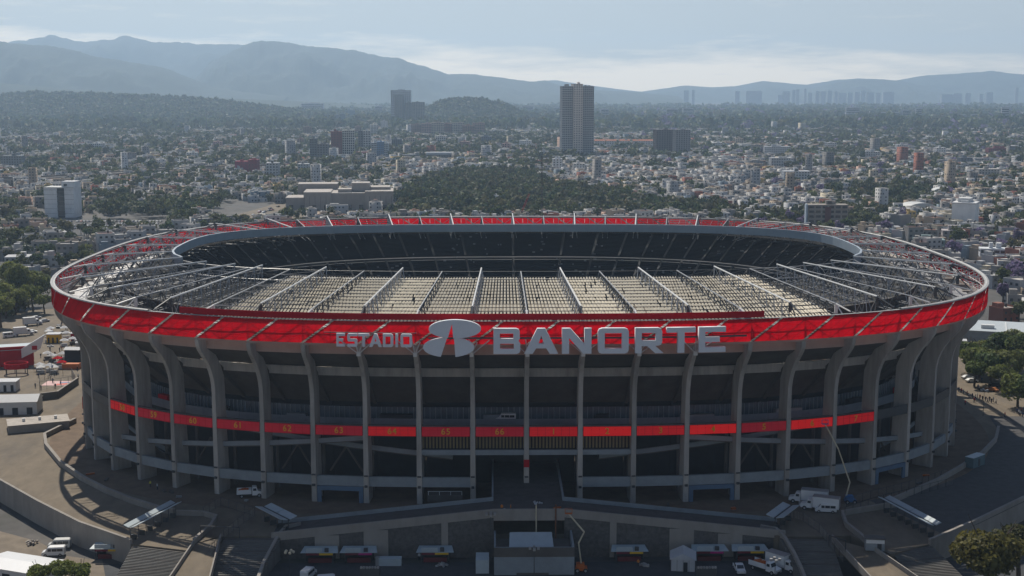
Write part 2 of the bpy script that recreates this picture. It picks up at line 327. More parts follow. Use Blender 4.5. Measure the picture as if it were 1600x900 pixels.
# rim, red fascia, frame behind it
Z0, Z1 = 40.85, 46.25
for k in range(-33, 33):
    bay(k, k + 1, [(5.9, 46.3), (7.1, 46.3), (7.1, 46.62), (6.6, 46.8), (6.3, 46.62), (5.9, 46.62)] if abs(k + .5) > 7 else [(6.4, 46.3), (6.95, 46.3), (6.95, 46.4), (6.4, 46.4)], 2, False).build('rim_gutter', mat('pale_rim_sheet', (.42, .42, .41), .6, var=.35, scale=2.5, dirt=.5), stadium)
    vs, fs = [], []; nu, nv = 8, 4
    for j in range(nv + 1):
        for i in range(nu + 1):
            vs.append(S(k + .03 + .94 * i / nu + .55 * j / nv, 6.9, Z0 + (Z1 - Z0) * j / nv))
    for j in range(nv):
        for i in range(nu): fs.append((j * (nu + 1) + i, j * (nu + 1) + i + 1, (j + 1) * (nu + 1) + i + 1, (j + 1) * (nu + 1) + i))
    MB().add(vs, fs).build('fascia_panel', m_red, stadium)
    for s_ in (.25, .5, .75):
        sm = MB()
        for j in range(3): sm.tube(S(k + .04 + .915 * s_ + .55 * j / 3, 6.93, Z0 + (Z1 - Z0) * j / 3), S(k + .04 + .915 * s_ + .55 * (j + 1) / 3, 6.93, Z0 + (Z1 - Z0) * (j + 1) / 3), .05, 3, cap=False)
        if abs(k) < 20: sm.build('fascia_seam', m_redp, stadium)
    ls = MB(); n = 12
    for j in range(n):
        a, b = j / n, (j + .62) / n
        kk = lambda f, s: k + .975 + .05 * s + .55 * f
        ls.hexa([S(kk(a, 0), 6.75, Z0 + (Z1 - Z0) * a), S(kk(a, 1), 6.75, Z0 + (Z1 - Z0) * a), S(kk(a, 1), 6.6, Z0 + (Z1 - Z0) * a), S(kk(a, 0), 6.6, Z0 + (Z1 - Z0) * a)],
                [S(kk(b, 0), 6.75, Z0 + (Z1 - Z0) * b), S(kk(b, 1), 6.75, Z0 + (Z1 - Z0) * b), S(kk(b, 1), 6.6, Z0 + (Z1 - Z0) * b), S(kk(b, 0), 6.6, Z0 + (Z1 - Z0) * b)])
    ls.build('fascia_lattice_strip', mat('pale_lattice', (.58, .55, .48), .6, var=.25, scale=3, trans=.35), stadium)
    fr = MB()
    for z in (41.1, 43.4, 46.0): fr.tube(S(k, 6.6, z), S(k + 1, 6.6, z), .14, 4, cap=False)
    fr.tube(S(k, 6.6, 41), S(k, 6.6, 46.1), .15, 4, cap=False).tube(S(k + .5, 6.6, 41), S(k + .5, 6.6, 46.1), .11, 4, cap=False)
    fr.tube(S(k, 6.6, 46), S(k + .5, 6.6, 41.1), .11, 4, cap=False).tube(S(k + 1, 6.6, 46), S(k + .5, 6.6, 41.1), .11, 4, cap=False)
    for f in (.0, .33, .66): fr.tube(S(k + f, 6.25, 46), S(k + f, 2.0, 44.3), .08, 4, cap=False).tube(S(k + f, 6.25, 43.4), S(k + f, 2.0, 44.3), .08, 4, cap=False)
    fr.build('fascia_frame', m_white, stadium)
    if abs(k + .5) < 19: bay(k + .01, k + .99, rect(6.3, 6.75, 40.3, 40.8)).build('fascia_kerb', m_conc_w, stadium)
    else: bay(k, k + 1, [(3, 37.6), (6.7, 39.6), (6.7, 40.8), (2.6, 40.8)], 1, False).build('rim_bracket_band', m_conc, stadium)
    bay(k, k + 1, rect(-2, 3.6, 43.6, 43.9) if abs(k + .5) < 6 else rect(-2.3, 3.2, 39.9, 40.3), 1, False).build('roof_edge_slab', m_steel, stadium)
bay(-6.35, 4.25, rect(6.0, 6.15, 46.45, 47.95), 22).build('upper_banner', m_redp, stadium)
# roof: trusses, sheets, purlins
ZB = 44.5
tips = {k: inner(k) for k in range(-33, 34)}
for k in range(-33, 33):
    ix, iy = tips[k]; ZT = 48.5 if k % 2 else 47.5; ZB = 44.5 if abs(k) < 7 else 42.6; tip = Vector((ix, iy, ZT)); o = Vector(S(k, -1.2, ZT)); d = (tip - o); Ln = d.length
    tr = thing('roof_truss', None, None); tr.parent = stadium
    MB().tube(o, tip, .22 if k % 2 else .16, 6).build('top_chord', m_white if k % 2 else m_steel, tr)
    wide = Vector((-d.y, d.x, 0)).normalized() * .9
    bl = o + Vector((0, 0, ZB - ZT)); br = tip + Vector((0, 0, ZB - ZT + .9))
    MB().tube(bl + wide, br + wide, .13, 5).tube(bl - wide, br - wide, .13, 5).build('bottom_chords', m_steel, tr)
    wb = MB(); n = max(4, int(Ln / 6.0))
    for i in range(n):
        a = o + d * (i / n); b = o + d * ((i + 1) / n); mlow = bl + (br - bl) * ((i + .5) / n)
        for sgn in (1, -1):
            wb.tube(a, mlow + wide * sgn, (.12), 4, cap=False).tube(mlow + wide * sgn, b, .12, 4, cap=False)
    wb.build('web_bars', m_steel if k % 2 else m_steel_d, tr)
    MB().tube(S(k, 4.6, 46.5), o, .2, 5).tube(S(k, 3.2, 43.9), o, .16, 5).box((o.x, o.y, o.z - 1.2), (.7, .7, 2.3)).build('end_strut', m_steel_d if k % 2 else m_white, tr)
for k in range(-33, 33):
    zo = 44.35 if abs(k + .5) < 6 else 40.6; zi = 44.9 if abs(k + .5) < 6 else (45.2 if (tips[k][1] + tips[k + 1][1]) / 2 > -26 else 43.0); a0, a1 = Vector(S(k, -2.2, zo)), Vector(S(k + 1, -2.2, zo)); b0, b1 = Vector((*tips[k], zi)), Vector((*tips[k + 1], zi))
    g = (a0 + a1) / 2; ln = ((b0 + b1) / 2 - g).length; rows = max(3, int(ln / 5.2)); ribs = 14
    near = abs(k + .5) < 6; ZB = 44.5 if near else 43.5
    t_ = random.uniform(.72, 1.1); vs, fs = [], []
    for r in range(rows):
        f0, f1 = r / rows + .004, (r + 1) / rows - .012; tone = random.uniform(-.15, .15)
        for i in range(ribs):
            if random.random() < .035: continue
            o = len(vs); s0, s1 = (i + .08) / ribs, (i + (.66 if near else .9)) / ribs; drop = random.choice([0, 0, 0, 0, .1, -.08])
            for f, dz in ((f0, 0.), (f1, .8 if near else .25)):
                for s_, e_ in ((s0, 0), ((s0 + s1) / 2, .22), (s1, .04)):
                    p = a0.lerp(b0, f).lerp(a1.lerp(b1, f), s_); p.z += dz + e_ + drop + tone * .3; vs.append(p)
            fs += [(o, o + 1, o + 4, o + 3), (o + 1, o + 2, o + 5, o + 4)]
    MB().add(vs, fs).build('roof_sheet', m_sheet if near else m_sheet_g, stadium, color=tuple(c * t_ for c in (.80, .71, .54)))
    pu = MB()
    for r in range(rows + 1):
        f = r / rows; pu.tube(a0.lerp(b0, f) + Vector((0, 0, 1.0)), a1.lerp(b1, f) + Vector((0, 0, 1.0)), .10, 4, cap=False)
    pu.build('purlins', m_steel_d, stadium)
    ZT = 47.5
    # top lacing between trusses over the curved ends
    if abs(g.x) > 50:
        lc = MB(); c0, c1 = Vector((*tips[k], ZT)), Vector((*tips[k + 1], ZT)); e0, e1 = Vector(S(k, -1.2, ZT)), Vector(S(k + 1, -1.2, ZT))
        for i in range(6):
            f, f2 = i / 6, (i + 1) / 6
            lc.tube(e0.lerp(c0, f), e1.lerp(c1, f), .09, 4, cap=False).tube(e0.lerp(c0, f), e1.lerp(c1, f2), .06, 4, cap=False)
        lc.build('roof_lacing', m_steel_d if k % 3 else m_steel, stadium)
    # grey band round the opening on the far side and the ends; a slim pipe at the near edge
    t0, t1 = tips[k], tips[k + 1]
    if (t0[1] + t1[1]) / 2 > -26:
        ps = []
        c = Vector((0, OC))
        def off(t, e): v = (Vector(t) - c).normalized(); return (t[0] + v.x * e, t[1] + v.y * e)
        q = [off(t0, -.2), off(t1, -.2), off(t1, .5), off(t0, .5)]
        MB().hexa([(*p, 45.9) for p in q], [(*p, 48.75) for p in q]).build('inner_fascia', m_fas, stadium)
    else:
        MB().tube((*t0, ZB + .7), (*t1, ZB + .7), .16, 5).tube((*t0, ZT), (*t1, ZT), .14 if abs(t0[0]) > 58 and abs(t1[0]) > 58 else .03, 5).build('edge_pipe', m_steel, stadium)
# bowl
def superloop(a, b, cyy, n=132, e=2.7):
    t = np.linspace(0, 2 * np.pi, n, endpoint=False); c, s = np.cos(t), np.sin(t)
    return np.stack([a * np.sign(c) * abs(c) ** (2 / e), cyy + b * np.sign(s) * abs(s) ** (2 / e)], 1)
def tier(name, p0, p1, rows, m):
    V, F = [], []; n = 132
    for r in range(rows):
        f, f2 = r / rows, (r + 1) / rows
        for ff, zf in ((f, f), (f, f2), (f2, f2)):
            a = p0[0] + (p1[0] - p0[0]) * ff; b = p0[1] + (p1[1] - p0[1]) * ff; z = p0[2] + (p1[2] - p0[2]) * zf
            q = superloop(a, b, p0[3] + (p1[3] - p0[3]) * ff); V.append(np.c_[q, np.full(n, z)])
    V = np.concatenate(V); nr = rows * 3; i = np.arange(n)
    for r in range(nr - 1): F.append(np.stack([r * n + i, r * n + (i + 1) % n, (r + 1) * n + (i + 1) % n, (r + 1) * n + i], 1))
    o = link(name, npmesh(name, V, np.concatenate(F), m), stadium); return o
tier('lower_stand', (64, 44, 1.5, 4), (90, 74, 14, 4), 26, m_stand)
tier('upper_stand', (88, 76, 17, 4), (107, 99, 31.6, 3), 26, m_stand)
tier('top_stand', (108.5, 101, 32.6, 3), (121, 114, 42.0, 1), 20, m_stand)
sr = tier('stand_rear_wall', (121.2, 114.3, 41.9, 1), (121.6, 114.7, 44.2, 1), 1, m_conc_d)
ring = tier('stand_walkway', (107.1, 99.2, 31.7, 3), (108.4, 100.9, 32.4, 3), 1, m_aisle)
for k in range(13, 54, 1):
    x, y, nx, ny = CN(k)
    if y < -20: continue
    a = math.atan2((y) / 101, x / 108.5)
    def lp(A, B, cc, z):
        c, s = math.cos(a), math.sin(a); e = 2.7; return Vector((A * math.copysign(abs(c) ** (2 / e), c), cc + B * math.copysign(abs(s) ** (2 / e), s), z))
    b = MB()
    for (p, q) in ((lp(88, 76, 4, 17.6), lp(107, 99, 3, 32.2)), (lp(108.5, 101, 3, 33.1), lp(121, 114, 1, 42.6))):
        d = (q - p); sd = Vector((-d.y, d.x, 0)).normalized() * .45
        b.hexa([p - sd, p + sd, q + sd, q - sd], [p - sd + Vector((0, 0, .22)), p + sd + Vector((0, 0, .22)), q + sd + Vector((0, 0, .22)), q - sd + Vector((0, 0, .22))])
    b.build('stand_aisle', m_aisle, stadium)
q = superloop(66, 46, 4); link('pitch', npmesh('pitch', np.c_[q, np.full(len(q), 1.4)], np.arange(len(q))[None, :], m_grass), stadium)
# scattered pale seats in the stands
sp = MB()
for i in range(300):
    t = random.uniform(.05, math.pi - .05); f = random.random(); up = random.random() < .6
    if up: A, B, cc, z = 88 + 19 * f, 76 + 23 * f, 4 - f, 17.4 + 14.6 * f
    else: A, B, cc, z = 108.5 + 12.5 * f, 101 + 13 * f, 3 - 2 * f, 33 + 9.4 * f
    c, s = math.cos(t), math.sin(t); e = 2.7
    sp.box((A * math.copysign(abs(c) ** (2 / e), c), cc + B * abs(s) ** (2 / e), z + .5), (random.uniform(.4, 1.3), .5, .5))
sp.build('loose_seat_covers', mat('pale_seat_cover', (.14, .155, .18), .6), stadium, kind='stuff')
# ------------------------------------------------------------------ lettering
def polymesh(name, polys, depth, m):
    cu = bpy.data.curves.new(name, 'CURVE'); cu.dimensions = '2D'; cu.fill_mode = 'BOTH'; cu.extrude = depth / 2
    for pts in polys:
        s_ = cu.splines.new('POLY'); s_.points.add(len(pts) - 1); s_.use_cyclic_u = True
        for i, p in enumerate(pts): s_.points[i].co = (p[0], p[1], 0, 1)
    o = bpy.data.objects.new('tmp', cu); COL.objects.link(o); dg = bpy.context.evaluated_depsgraph_get()
    me = bpy.data.meshes.new_from_object(o.evaluated_get(dg)); bpy.data.objects.remove(o); me.materials.clear(); me.materials.append(m); me.name = name
    return me
def rc(x0, y0, x1, y1): return [(x0, y0), (x1, y0), (x1, y1), (x0, y1)]
def ch(x0, y0, x1, y1, c): return [(x0 + c, y0), (x1 - c, y0), (x1 - c * .3, y0 + c * .3), (x1, y0 + c), (x1, y1 - c), (x1 - c * .3, y1 - c * .3), (x1 - c, y1), (x0 + c, y1), (x0 + c * .3, y1 - c * .3), (x0, y1 - c), (x0, y0 + c), (x0 + c * .3, y0 + c * .3)]
GL = {'E': [[(0, 0), (1, 0), (1, .2), (.24, .2), (.24, .4), (.78, .4), (.78, .6), (.24, .6), (.24, .8), (1, .8), (1, 1), (0, 1)]],
      'B': [[(0, 0), (.86, 0), (.96, .04), (1, .14), (1, .4), (.93, .5), (.98, .6), (.98, .86), (.94, .96), (.84, 1), (0, 1)], rc(.24, .2, .76, .4), rc(.24, .6, .74, .8)],
      'A': [[(0, 0), (.25, 0), (.36, .22), (.66, .22), (.77, 0), (1.02, 0), (.63, 1), (.39, 1)], [(.43, .4), (.59, .4), (.51, .72)]],
      'N': [[(0, 0), (.24, 0), (.24, .62), (.72, 0), (1, 0), (1, 1), (.76, 1), (.76, .38), (.28, 1), (0, 1)]],
      'O': [ch(0, 0, 1, 1, .13), rc(.22, .2, .78, .8)],
      'R': [[(0, 0), (.24, 0), (.24, .28), (.45, .28), (.75, 0), (1.06, 0), (.74, .29), (.88, .3), (.97, .34), (1, .44), (1, .86), (.96, .96), (.86, 1), (0, 1)], rc(.24, .5, .76, .8)],
      'T': [[(.38, 0), (.62, 0), (.62, .8), (1, .8), (1, 1), (0, 1), (0, .8), (.38, .8)]],
      'S': [[(0, 0), (.9, 0), (1, .1), (1, .5), (.9, .6), (.24, .6), (.24, .8), (1, .8), (1, 1), (.1, 1), (0, .9), (0, .5), (.1, .4), (.76, .4), (.76, .2), (0, .2)]],
      'D': [[(0, 0), (.82, 0), (.95, .06), (1, .2), (1, .8), (.95, .94), (.82, 1), (0, 1)], rc(.24, .2, .74, .8)], 'I': [rc(0, 0, 1, 1)]}
def kx(u):
    """bay coordinate whose sign plane (r = 10.4) stands on sight column u near the axis"""
    lo, hi = -8., 8.
    for _ in range(40):
        m = (lo + hi) / 2; p = S(m, 10.4, 42)
        if uvpix(*p)[0] < u: lo = m
        else: hi = m
    return lo
def letter(chv, u0, u1, zb, zt, depth):
    a, b = S(kx(u0), 10.4, zb), S(kx(u1), 10.4, zb); wd = math.hypot(b[0] - a[0], b[1] - a[1]); ang = math.atan2(b[1] - a[1], b[0] - a[0])
    me = polymesh('letter', [[(x * wd, y * (zt - zb)) for x, y in pl] for pl in GL[chv]], depth, m_letter)
    o = link('letter', me, stadium, a); o.rotation_euler = (math.pi / 2, 0, ang); o['label'] = 'silver letter ' + chv
for c, a, b in (('B', 771, 813), ('A', 819, 871), ('N', 878, 924), ('O', 934, 982), ('R', 992, 1034), ('T', 1041, 1086), ('E', 1091, 1133)): letter(c, a, b, 39.35, 45.3, 1.1)
for c, a, b in (('E', 526, 539), ('S', 543, 558.5), ('T', 560, 577), ('A', 577, 596.5), ('D', 598.5, 614.6), ('I', 618, 622), ('O', 626, 644)): letter(c, a, b, 40.85, 43.95, .6)
def zr(v): return 42.35 - (v - 533) * .1515
def px(u): return S(kx(u), 10.4, 0)[0]
def ellp(cx, cyy, rx, ry, t0, t1, n=40): return [(cx + rx * math.cos(t0 + (t1 - t0) * i / n), cyy + ry * math.sin(t0 + (t1 - t0) * i / n)) for i in range(n + 1)]
ax, ay = px(706.5), zr(506.5)
def wedge(y, side):   # edges of the tall slit, widening downward
    bx = px(690.5) if side < 0 else px(710.6); by = zr(558); return ax + (bx - ax) * (ay - y) / (ay - by)
ucx, ucy, urx, ury = px(711), zr(514.3), (px(751.5) - px(670)) / 2, (zr(500) - zr(528.6)) / 2
lcx, lcy, lrx, lry = px(701), zr(543), (px(741) - px(661)) / 2, (zr(527.5) - zr(558.4)) / 2
up = [p for p in ellp(ucx, ucy, urx, ury, -math.pi / 2, 1.5 * math.pi, 90)]
upR = [p for p in up if p[0] > wedge(p[1], 1) or p[1] > ay]; 
yb = ucy - ury * .985
poly = [(wedge(yb, 1), yb)] + [p for p in ellp(ucx, ucy, urx, ury, -math.pi / 2, 1.5 * math.pi, 120) if not (p[1] < ay and wedge(p[1], -1) - .02 < p[0] < wedge(p[1], 1) + .02) ] + [(wedge(yb, -1), yb), (ax, ay)]
first = poly[0]; rest = sorted(poly[1:-2], key=lambda p: (math.atan2(p[1] - ucy, p[0] - ucx) - math.atan2(first[1] - ucy, first[0] - ucx)) % (2 * math.pi)); poly = [first] + rest + poly[-2:]
yy = -(SB + 10.4)
o = link('logo_petal', polymesh('logo_petal', [poly], 1.0, m_letter), stadium, (0, yy, 0)); o.rotation_euler = (math.pi / 2, 0, 0)
le = ellp(lcx, lcy, lrx, lry, 0, 2 * math.pi, 120)[:-1]
for side in (-1, 1):
    pts = [p for p in le if (p[0] < wedge(p[1], -1) if side < 0 else p[0] > wedge(p[1], 1))]
    i0 = max(range(len(pts)), key=lambda i: math.hypot(pts[i][0] - pts[i - 1][0], pts[i][1] - pts[i - 1][1])); pts = pts[i0:] + pts[:i0]
    o = link('logo_petal', polymesh('logo_petal', [pts], .8, m_letter), stadium, (0, yy + .35, 0)); o.rotation_euler = (math.pi / 2, 0, 0)
bay(-1.75, 3.85, rect(9.2, 9.6, 42.6, 43.0), 12).build('sign_rail', m_steel_d, stadium)
bay(-3.55, -1.95, rect(9.6, 9.8, 43.9, 44.1), 4).build('sign_rail', m_steel_d, stadium)
for k in range(-3, 4):
    b = MB(); f = S(k, 6.9, 38.4)
    for dk, r, z in ((-.3, 9.4, 42.3), (.32, 9.4, 42.3), (-.04, 9.4, 42.6), (.1, 8.6, 41.6), (-.02, 8.0, 40.6)): b.tube(f, S(k + dk, r, z), .15, 5)
    b.box(f, (.9, .9, .9)); b.build('sign_brace', m_white, stadium)
# ------------------------------------------------------------------ ground, hills
GZ = -5.0
def ground_material():
    m = bpy.data.materials.new('city_ground'); m.use_nodes = True; t = m.node_tree; b = t.nodes['Principled BSDF']; b.inputs['Roughness'].default_value = .9
    g = N(t, 'ShaderNodeNewGeometry'); a = N(t, 'ShaderNodeTexNoise', i_Scale=.012, i_Detail=9, i_Roughness=.7); c = N(t, 'ShaderNodeTexNoise', i_Scale=.25, i_Detail=6)
    t.links.new(g.outputs['Position'], a.inputs['Vector']); t.links.new(g.outputs['Position'], c.inputs['Vector'])
    r = N(t, 'ShaderNodeValToRGB'); e = r.color_ramp.elements; e[0].position = .38; e[0].color = (.055, .062, .04, 1); e[1].position = .62; e[1].color = (.15, .135, .12, 1)
    n = r.color_ramp.elements.new(.5); n.color = (.10, .095, .09, 1)
    t.links.new(a.outputs[0], r.inputs[0]); mx = N(t, 'ShaderNodeMix', data_type='RGBA', blend_type='MULTIPLY'); mx.inputs['Factor'].default_value = .6
    t.links.new(r.outputs[0], mx.inputs['A']); t.links.new(c.outputs[0], mx.inputs['B']); t.links.new(mx.outputs['Result'], b.inputs['Base Color']); return m
MB().add([(-19500, -2500, GZ), (19500, -2500, GZ), (19500, 14800, GZ), (-19500, 14800, GZ)], [(0, 1, 2, 3)]).build('ground', ground_material(), kind='structure')
def zat(u, v, Y):
    dx = (u - 800) / CF; dv = -(v - 450) / CF; y = _cp + _sp * dv; Z = -_sp + _cp * dv
    t = (Y - CAM[1]) / (-_sy * dx + _cy * y); return CAM[0] + t * (_cy * dx + _sy * y), CAM[2] + t * Z
m_forest = mat('forested_slope', (.035, .05, .035), .95, var=.5, scale=.006, dirt=0)
m_wood = mat('wooded_hill', (.04, .05, .028), .95, var=.5, scale=.02)
from mathutils import noise as mnoise
HILLS = []
def ridge(name, prof, Y, foot, m, rough=.34, nu=260, nv=40, seed=0):
    us = np.linspace(prof[0][0], prof[-1][0], nu); vv = np.interp(us, [p[0] for p in prof], [p[1] for p in prof]); V = []
    for u, v in zip(us, vv):
        x, z = zat(u, v, Y); h = max(z - GZ, 4)
        for j in range(nv):
            t = j / (nv - 1)          # 0 foot .. .7 crest .. 1 behind
            if t < .7: f = (t / .7); yy = Y - foot * (1 - f); hh = h * (f ** 1.15)
            else: f = (t - .7) / .3; yy = Y + foot * .5 * f; hh = h * max(0., 1 - f) ** 1.2
            s = mnoise.fractal(Vector((x / foot * 5.0, yy / foot * 2.0, seed)), .75, 2.1, 6)
            damp = 1 - abs(2 * min(t / .7, 1) - 1) if t < .7 else .3
            crest = .022 * mnoise.fractal(Vector((x / foot * 22, seed, 1.)), .8, 2., 4) * h if .5 < t < .9 else 0
            hh = hh + h * rough * s * max(damp, 0.0) + crest
            k = (yy - CAM[1]) / (Y - CAM[1])
            V.append((CAM[0] + (x - CAM[0]) * (.35 + .65 * k), yy, GZ - .9 + max(hh, 0)))
    i, j = np.meshgrid(np.arange(nu - 1), np.arange(nv - 1), indexing='ij'); a = (i * nv + j).ravel()
    HILLS.append((np.array(V).reshape(nu, nv, 3), name, Y))
    return link(name, npmesh(name, np.array(V), np.stack([a, a + nv, a + nv + 1, a + 1], 1), m, smooth=True), kind='structure')
ridge('mountain_ridge', [(-700, 120), (-500, 95), (-200, 75), (0, 66), (30, 63), (80, 53), (112, 61), (130, 64), (150, 63), (172, 61), (195, 54), (220, 60), (240, 65), (270, 65), (300, 66), (345, 68), (420, 70), (520, 100), (640, 135), (800, 150)], 12900, 2600, m_forest, seed=1)
ridge('mountain_ridge', [(230, 150), (300, 128), (330, 96), (360, 80), (385, 68), (410, 62), (440, 64), (480, 71), (540, 75), (570, 81), (600, 88), (625, 90), (645, 98), (680, 108), (700, 115), (730, 115), (780, 120), (830, 127), (852, 125), (875, 133), (920, 140), (990, 143), (1060, 150)], 10400, 2300, m_forest, seed=2)
ridge('mountain_ridge', [(-600, 96), (-300, 70), (-100, 60), (0, 64), (40, 68), (85, 71), (120, 78), (150, 88), (190, 93), (225, 100), (250, 103), (290, 118), (330, 134), (380, 143), (450, 150)], 8500, 2000, m_forest, seed=3)
ridge('mountain_ridge', [(840, 126), (870, 125), (900, 130), (960, 138), (1000, 143), (1050, 136), (1070, 133), (1110, 136), (1150, 134), (1190, 126), (1215, 128), (1260, 132), (1300, 125), (1340, 122), (1370, 123), (1400, 125), (1440, 118), (1465, 116), (1500, 114), (1550, 110), (1580, 114), (1640, 118), (1800, 105), (2100, 112), (2400, 130)], 13300, 2000, m_forest, seed=4)
ridge('mountain_ridge', [(1240, 146), (1290, 132), (1330, 124), (1370, 123), (1410, 126), (1450, 136), (1490, 148), (1530, 152)], 12000, 1300, m_forest, seed=5, nu=80)
ridge('hills', [(-500, 118), (-200, 122), (0, 129), (60, 134), (120, 140), (220, 146), (330, 152), (420, 156), (520, 160), (620, 166)], 6600, 1300, m_forest, seed=6, rough=.1)
ridge('hills', [(-400, 155), (-100, 150), (0, 152), (60, 148), (150, 150), (250, 154), (320, 158), (380, 165), (470, 176), (560, 186)], 4700, 900, m_wood, seed=7, rough=.12)
ridge('hills', [(650, 182), (680, 166), (700, 160), (725, 158), (755, 160), (780, 165), (800, 172), (825, 183)], 4300, 420, m_wood, seed=8, nu=60, rough=.1)
hz = MB().box((0, 6150, 346), (39600, 17900, 704)).mesh('haze')
hm = bpy.data.materials.new('haze_air'); hm.use_nodes = True; t = hm.node_tree; t.nodes.clear()
ho = N(t, 'ShaderNodeOutputMaterial'); pv = N(t, 'ShaderNodeVolumePrincipled'); pv.inputs['Color'].default_value = (.56, .765, 1.0, 1); pv.inputs['Density'].default_value = .86e-4; pv.inputs['Anisotropy'].default_value = .4
t.links.new(pv.outputs[0], ho.inputs['Volume']); hz.materials.append(hm)
link('haze', hz, kind='stuff', label='pale blue haze over the whole basin')
# ------------------------------------------------------------------ trees
def leafmat(name, objcol, trans=.25):
    m = bpy.data.materials.new(name); m.use_nodes = True; t = m.node_tree; t.nodes.clear()
    o = N(t, 'ShaderNodeOutputMaterial'); b = N(t, 'ShaderNodeBsdfPrincipled'); b.inputs['Roughness'].default_value = .65; b.inputs['Specular IOR Level'].default_value = .2
    g = N(t, 'ShaderNodeNewGeometry')
    c = N(t, 'ShaderNodeObjectInfo').outputs['Color'] if objcol else N(t, 'ShaderNodeAttribute', attribute_name='Col').outputs['Color']
    f = M(t, 'MULTIPLY_ADD', g.outputs['Random Per Island'], .9, .55); cc = N(t, 'ShaderNodeCombineColor')
    for i in range(3): t.links.new(f, cc.inputs[i])
    mx = N(t, 'ShaderNodeMix', data_type='RGBA', blend_type='MULTIPLY'); mx.inputs['Factor'].default_value = 1; t.links.new(c, mx.inputs['A']); t.links.new(cc.outputs[0], mx.inputs['B'])
    t.links.new(mx.outputs['Result'], b.inputs['Base Color']); tr = N(t, 'ShaderNodeBsdfTranslucent'); t.links.new(mx.outputs['Result'], tr.inputs['Color'])
    ms = N(t, 'ShaderNodeMixShader'); ms.inputs[0].default_value = trans; t.links.new(b.outputs[0], ms.inputs[1]); t.links.new(tr.outputs[0], ms.inputs[2]); t.links.new(ms.outputs[0], o.inputs[0]); return m
m_leaf = leafmat('leaves', True, .45); m_leaf_s = leafmat('leaves_mass', False)
m_bark = mat('bark', (.09, .07, .055), .95, var=.3, scale=2)
def crown_quads(n, lobes, leaf, seed, flat=.8, solid=.45):
    """n leaf clumps spread through the volume of a few lobes (unit crown: radius 1, centre at 0)"""
    r = np.random.default_rng(seed); L = []
    for _ in range(lobes):
        d = r.normal(size=3); d /= np.linalg.norm(d); L.append((d * r.uniform(.25, .62) * np.array([1, 1, .75]), r.uniform(.34, .56)))
    c = np.zeros((n, 3))
    for i in range(n):
        q, rr = L[r.integers(lobes)]; d = r.normal(size=3); d /= np.linalg.norm(d); d[2] = abs(d[2]) if r.random() < .3 else d[2]
        c[i] = q + d * rr * (solid + (1 - solid) * r.random() ** .4)
    c[:, 2] *= flat
    nrm = c / (np.linalg.norm(c, axis=1, keepdims=True) + .05) + r.normal(size=(n, 3)) * .55; nrm[:, 2] += .25; nrm /= np.linalg.norm(nrm, axis=1, keepdims=True)
    up = r.normal(size=(n, 3)); a = np.cross(nrm, up); a /= np.linalg.norm(a, axis=1, keepdims=True); b = np.cross(nrm, a)
    s = leaf * r.uniform(.6, 1.35, size=(n, 1)); s2 = s * r.uniform(.5, .9, size=(n, 1))
    V = np.stack([c - a * s - b * s2 * .4, c + a * s * .3 - b * s2, c + a * s + b * s2 * .4, c - a * s * .3 + b * s2], 1).reshape(-1, 3)
    return V, np.arange(4 * n).reshape(n, 4)
def trunk_mesh(h, r, spread, seed, crown_r):
    rr = random.Random(seed); b = MB(); p = Vector((0, 0, -.3)); top = Vector((rr.uniform(-.2, .2) * r * 3, rr.uniform(-.2, .2) * r * 3, h))
    mid = p.lerp(top, .55) + Vector((rr.uniform(-1, 1) * r, rr.uniform(-1, 1) * r, 0)); b.tube(p, mid, r, 7, r * .8, cap=False).tube(mid, top, r * .8, 7, r * .55, cap=False)
    for i in range(5):
        a = rr.uniform(0, 6.28); e = top + Vector((math.cos(a) * crown_r * .6, math.sin(a) * crown_r * .6, crown_r * rr.uniform(.1, .7))); s = mid.lerp(top, rr.uniform(.3, 1)); b.tube(s, e, r * .45, 5, r * .12, cap=False)
    return b.mesh('trunk', m_bark)
TREES = []      # (crown mesh, trunk mesh, nominal crown radius, height)
for i, (n, lobes, leaf, cr, h) in enumerate(((520, 6, .13, 3.6, 7.6), (480, 8, .13, 4.6, 9.0), (430, 5, .135, 3.0, 9.5), (560, 9, .12, 5.2, 10.5), (460, 7, .13, 3.9, 8.2))):
    V, F = crown_quads(n, lobes, leaf, 40 + i, flat=(.8, .7, 1.35, .75, .9)[i]); zc = h - cr * .75
    TREES.append((npmesh('crown', V * cr + np.array([0, 0, zc]), F, m_leaf), trunk_mesh(zc, .28, 1, i, cr), cr, h))
BIG = []
for i, (n, lobes, leaf, cr, h) in enumerate(((3600, 13, .062, 6.0, 10.5), (3400, 11, .064, 5.4, 11.5), (3000, 10, .066, 4.6, 9.5))):
    V, F = crown_quads(n, lobes, leaf, 90 + i, flat=(.72, .85, .8)[i], solid=.6); zc = h - cr * .75
    BIG.append((npmesh('crown', V * cr + np.array([0, 0, zc]), F, m_leaf), trunk_mesh(zc, .36, 1, 30 + i, cr), cr, h))
LEAFC = [(.075, .100, .030), (.100, .118, .036), (.060, .085, .036), (.112, .124, .042), (.095, .098, .040), (.120, .112, .050)]
JAC = (.20, .155, .27)
def plant(arch, x, y, z, s, label, color, group=None, rz=None):
    cm, tm, cr, h = arch; o = thing('tree', label, 'tree', (x, y, z), random.uniform(0, 6.28) if rz is None else rz, group); o.scale = (s, s, s * random.uniform(.9, 1.12))
    link('crown', cm, o, color=color); link('trunk', tm, o); return o
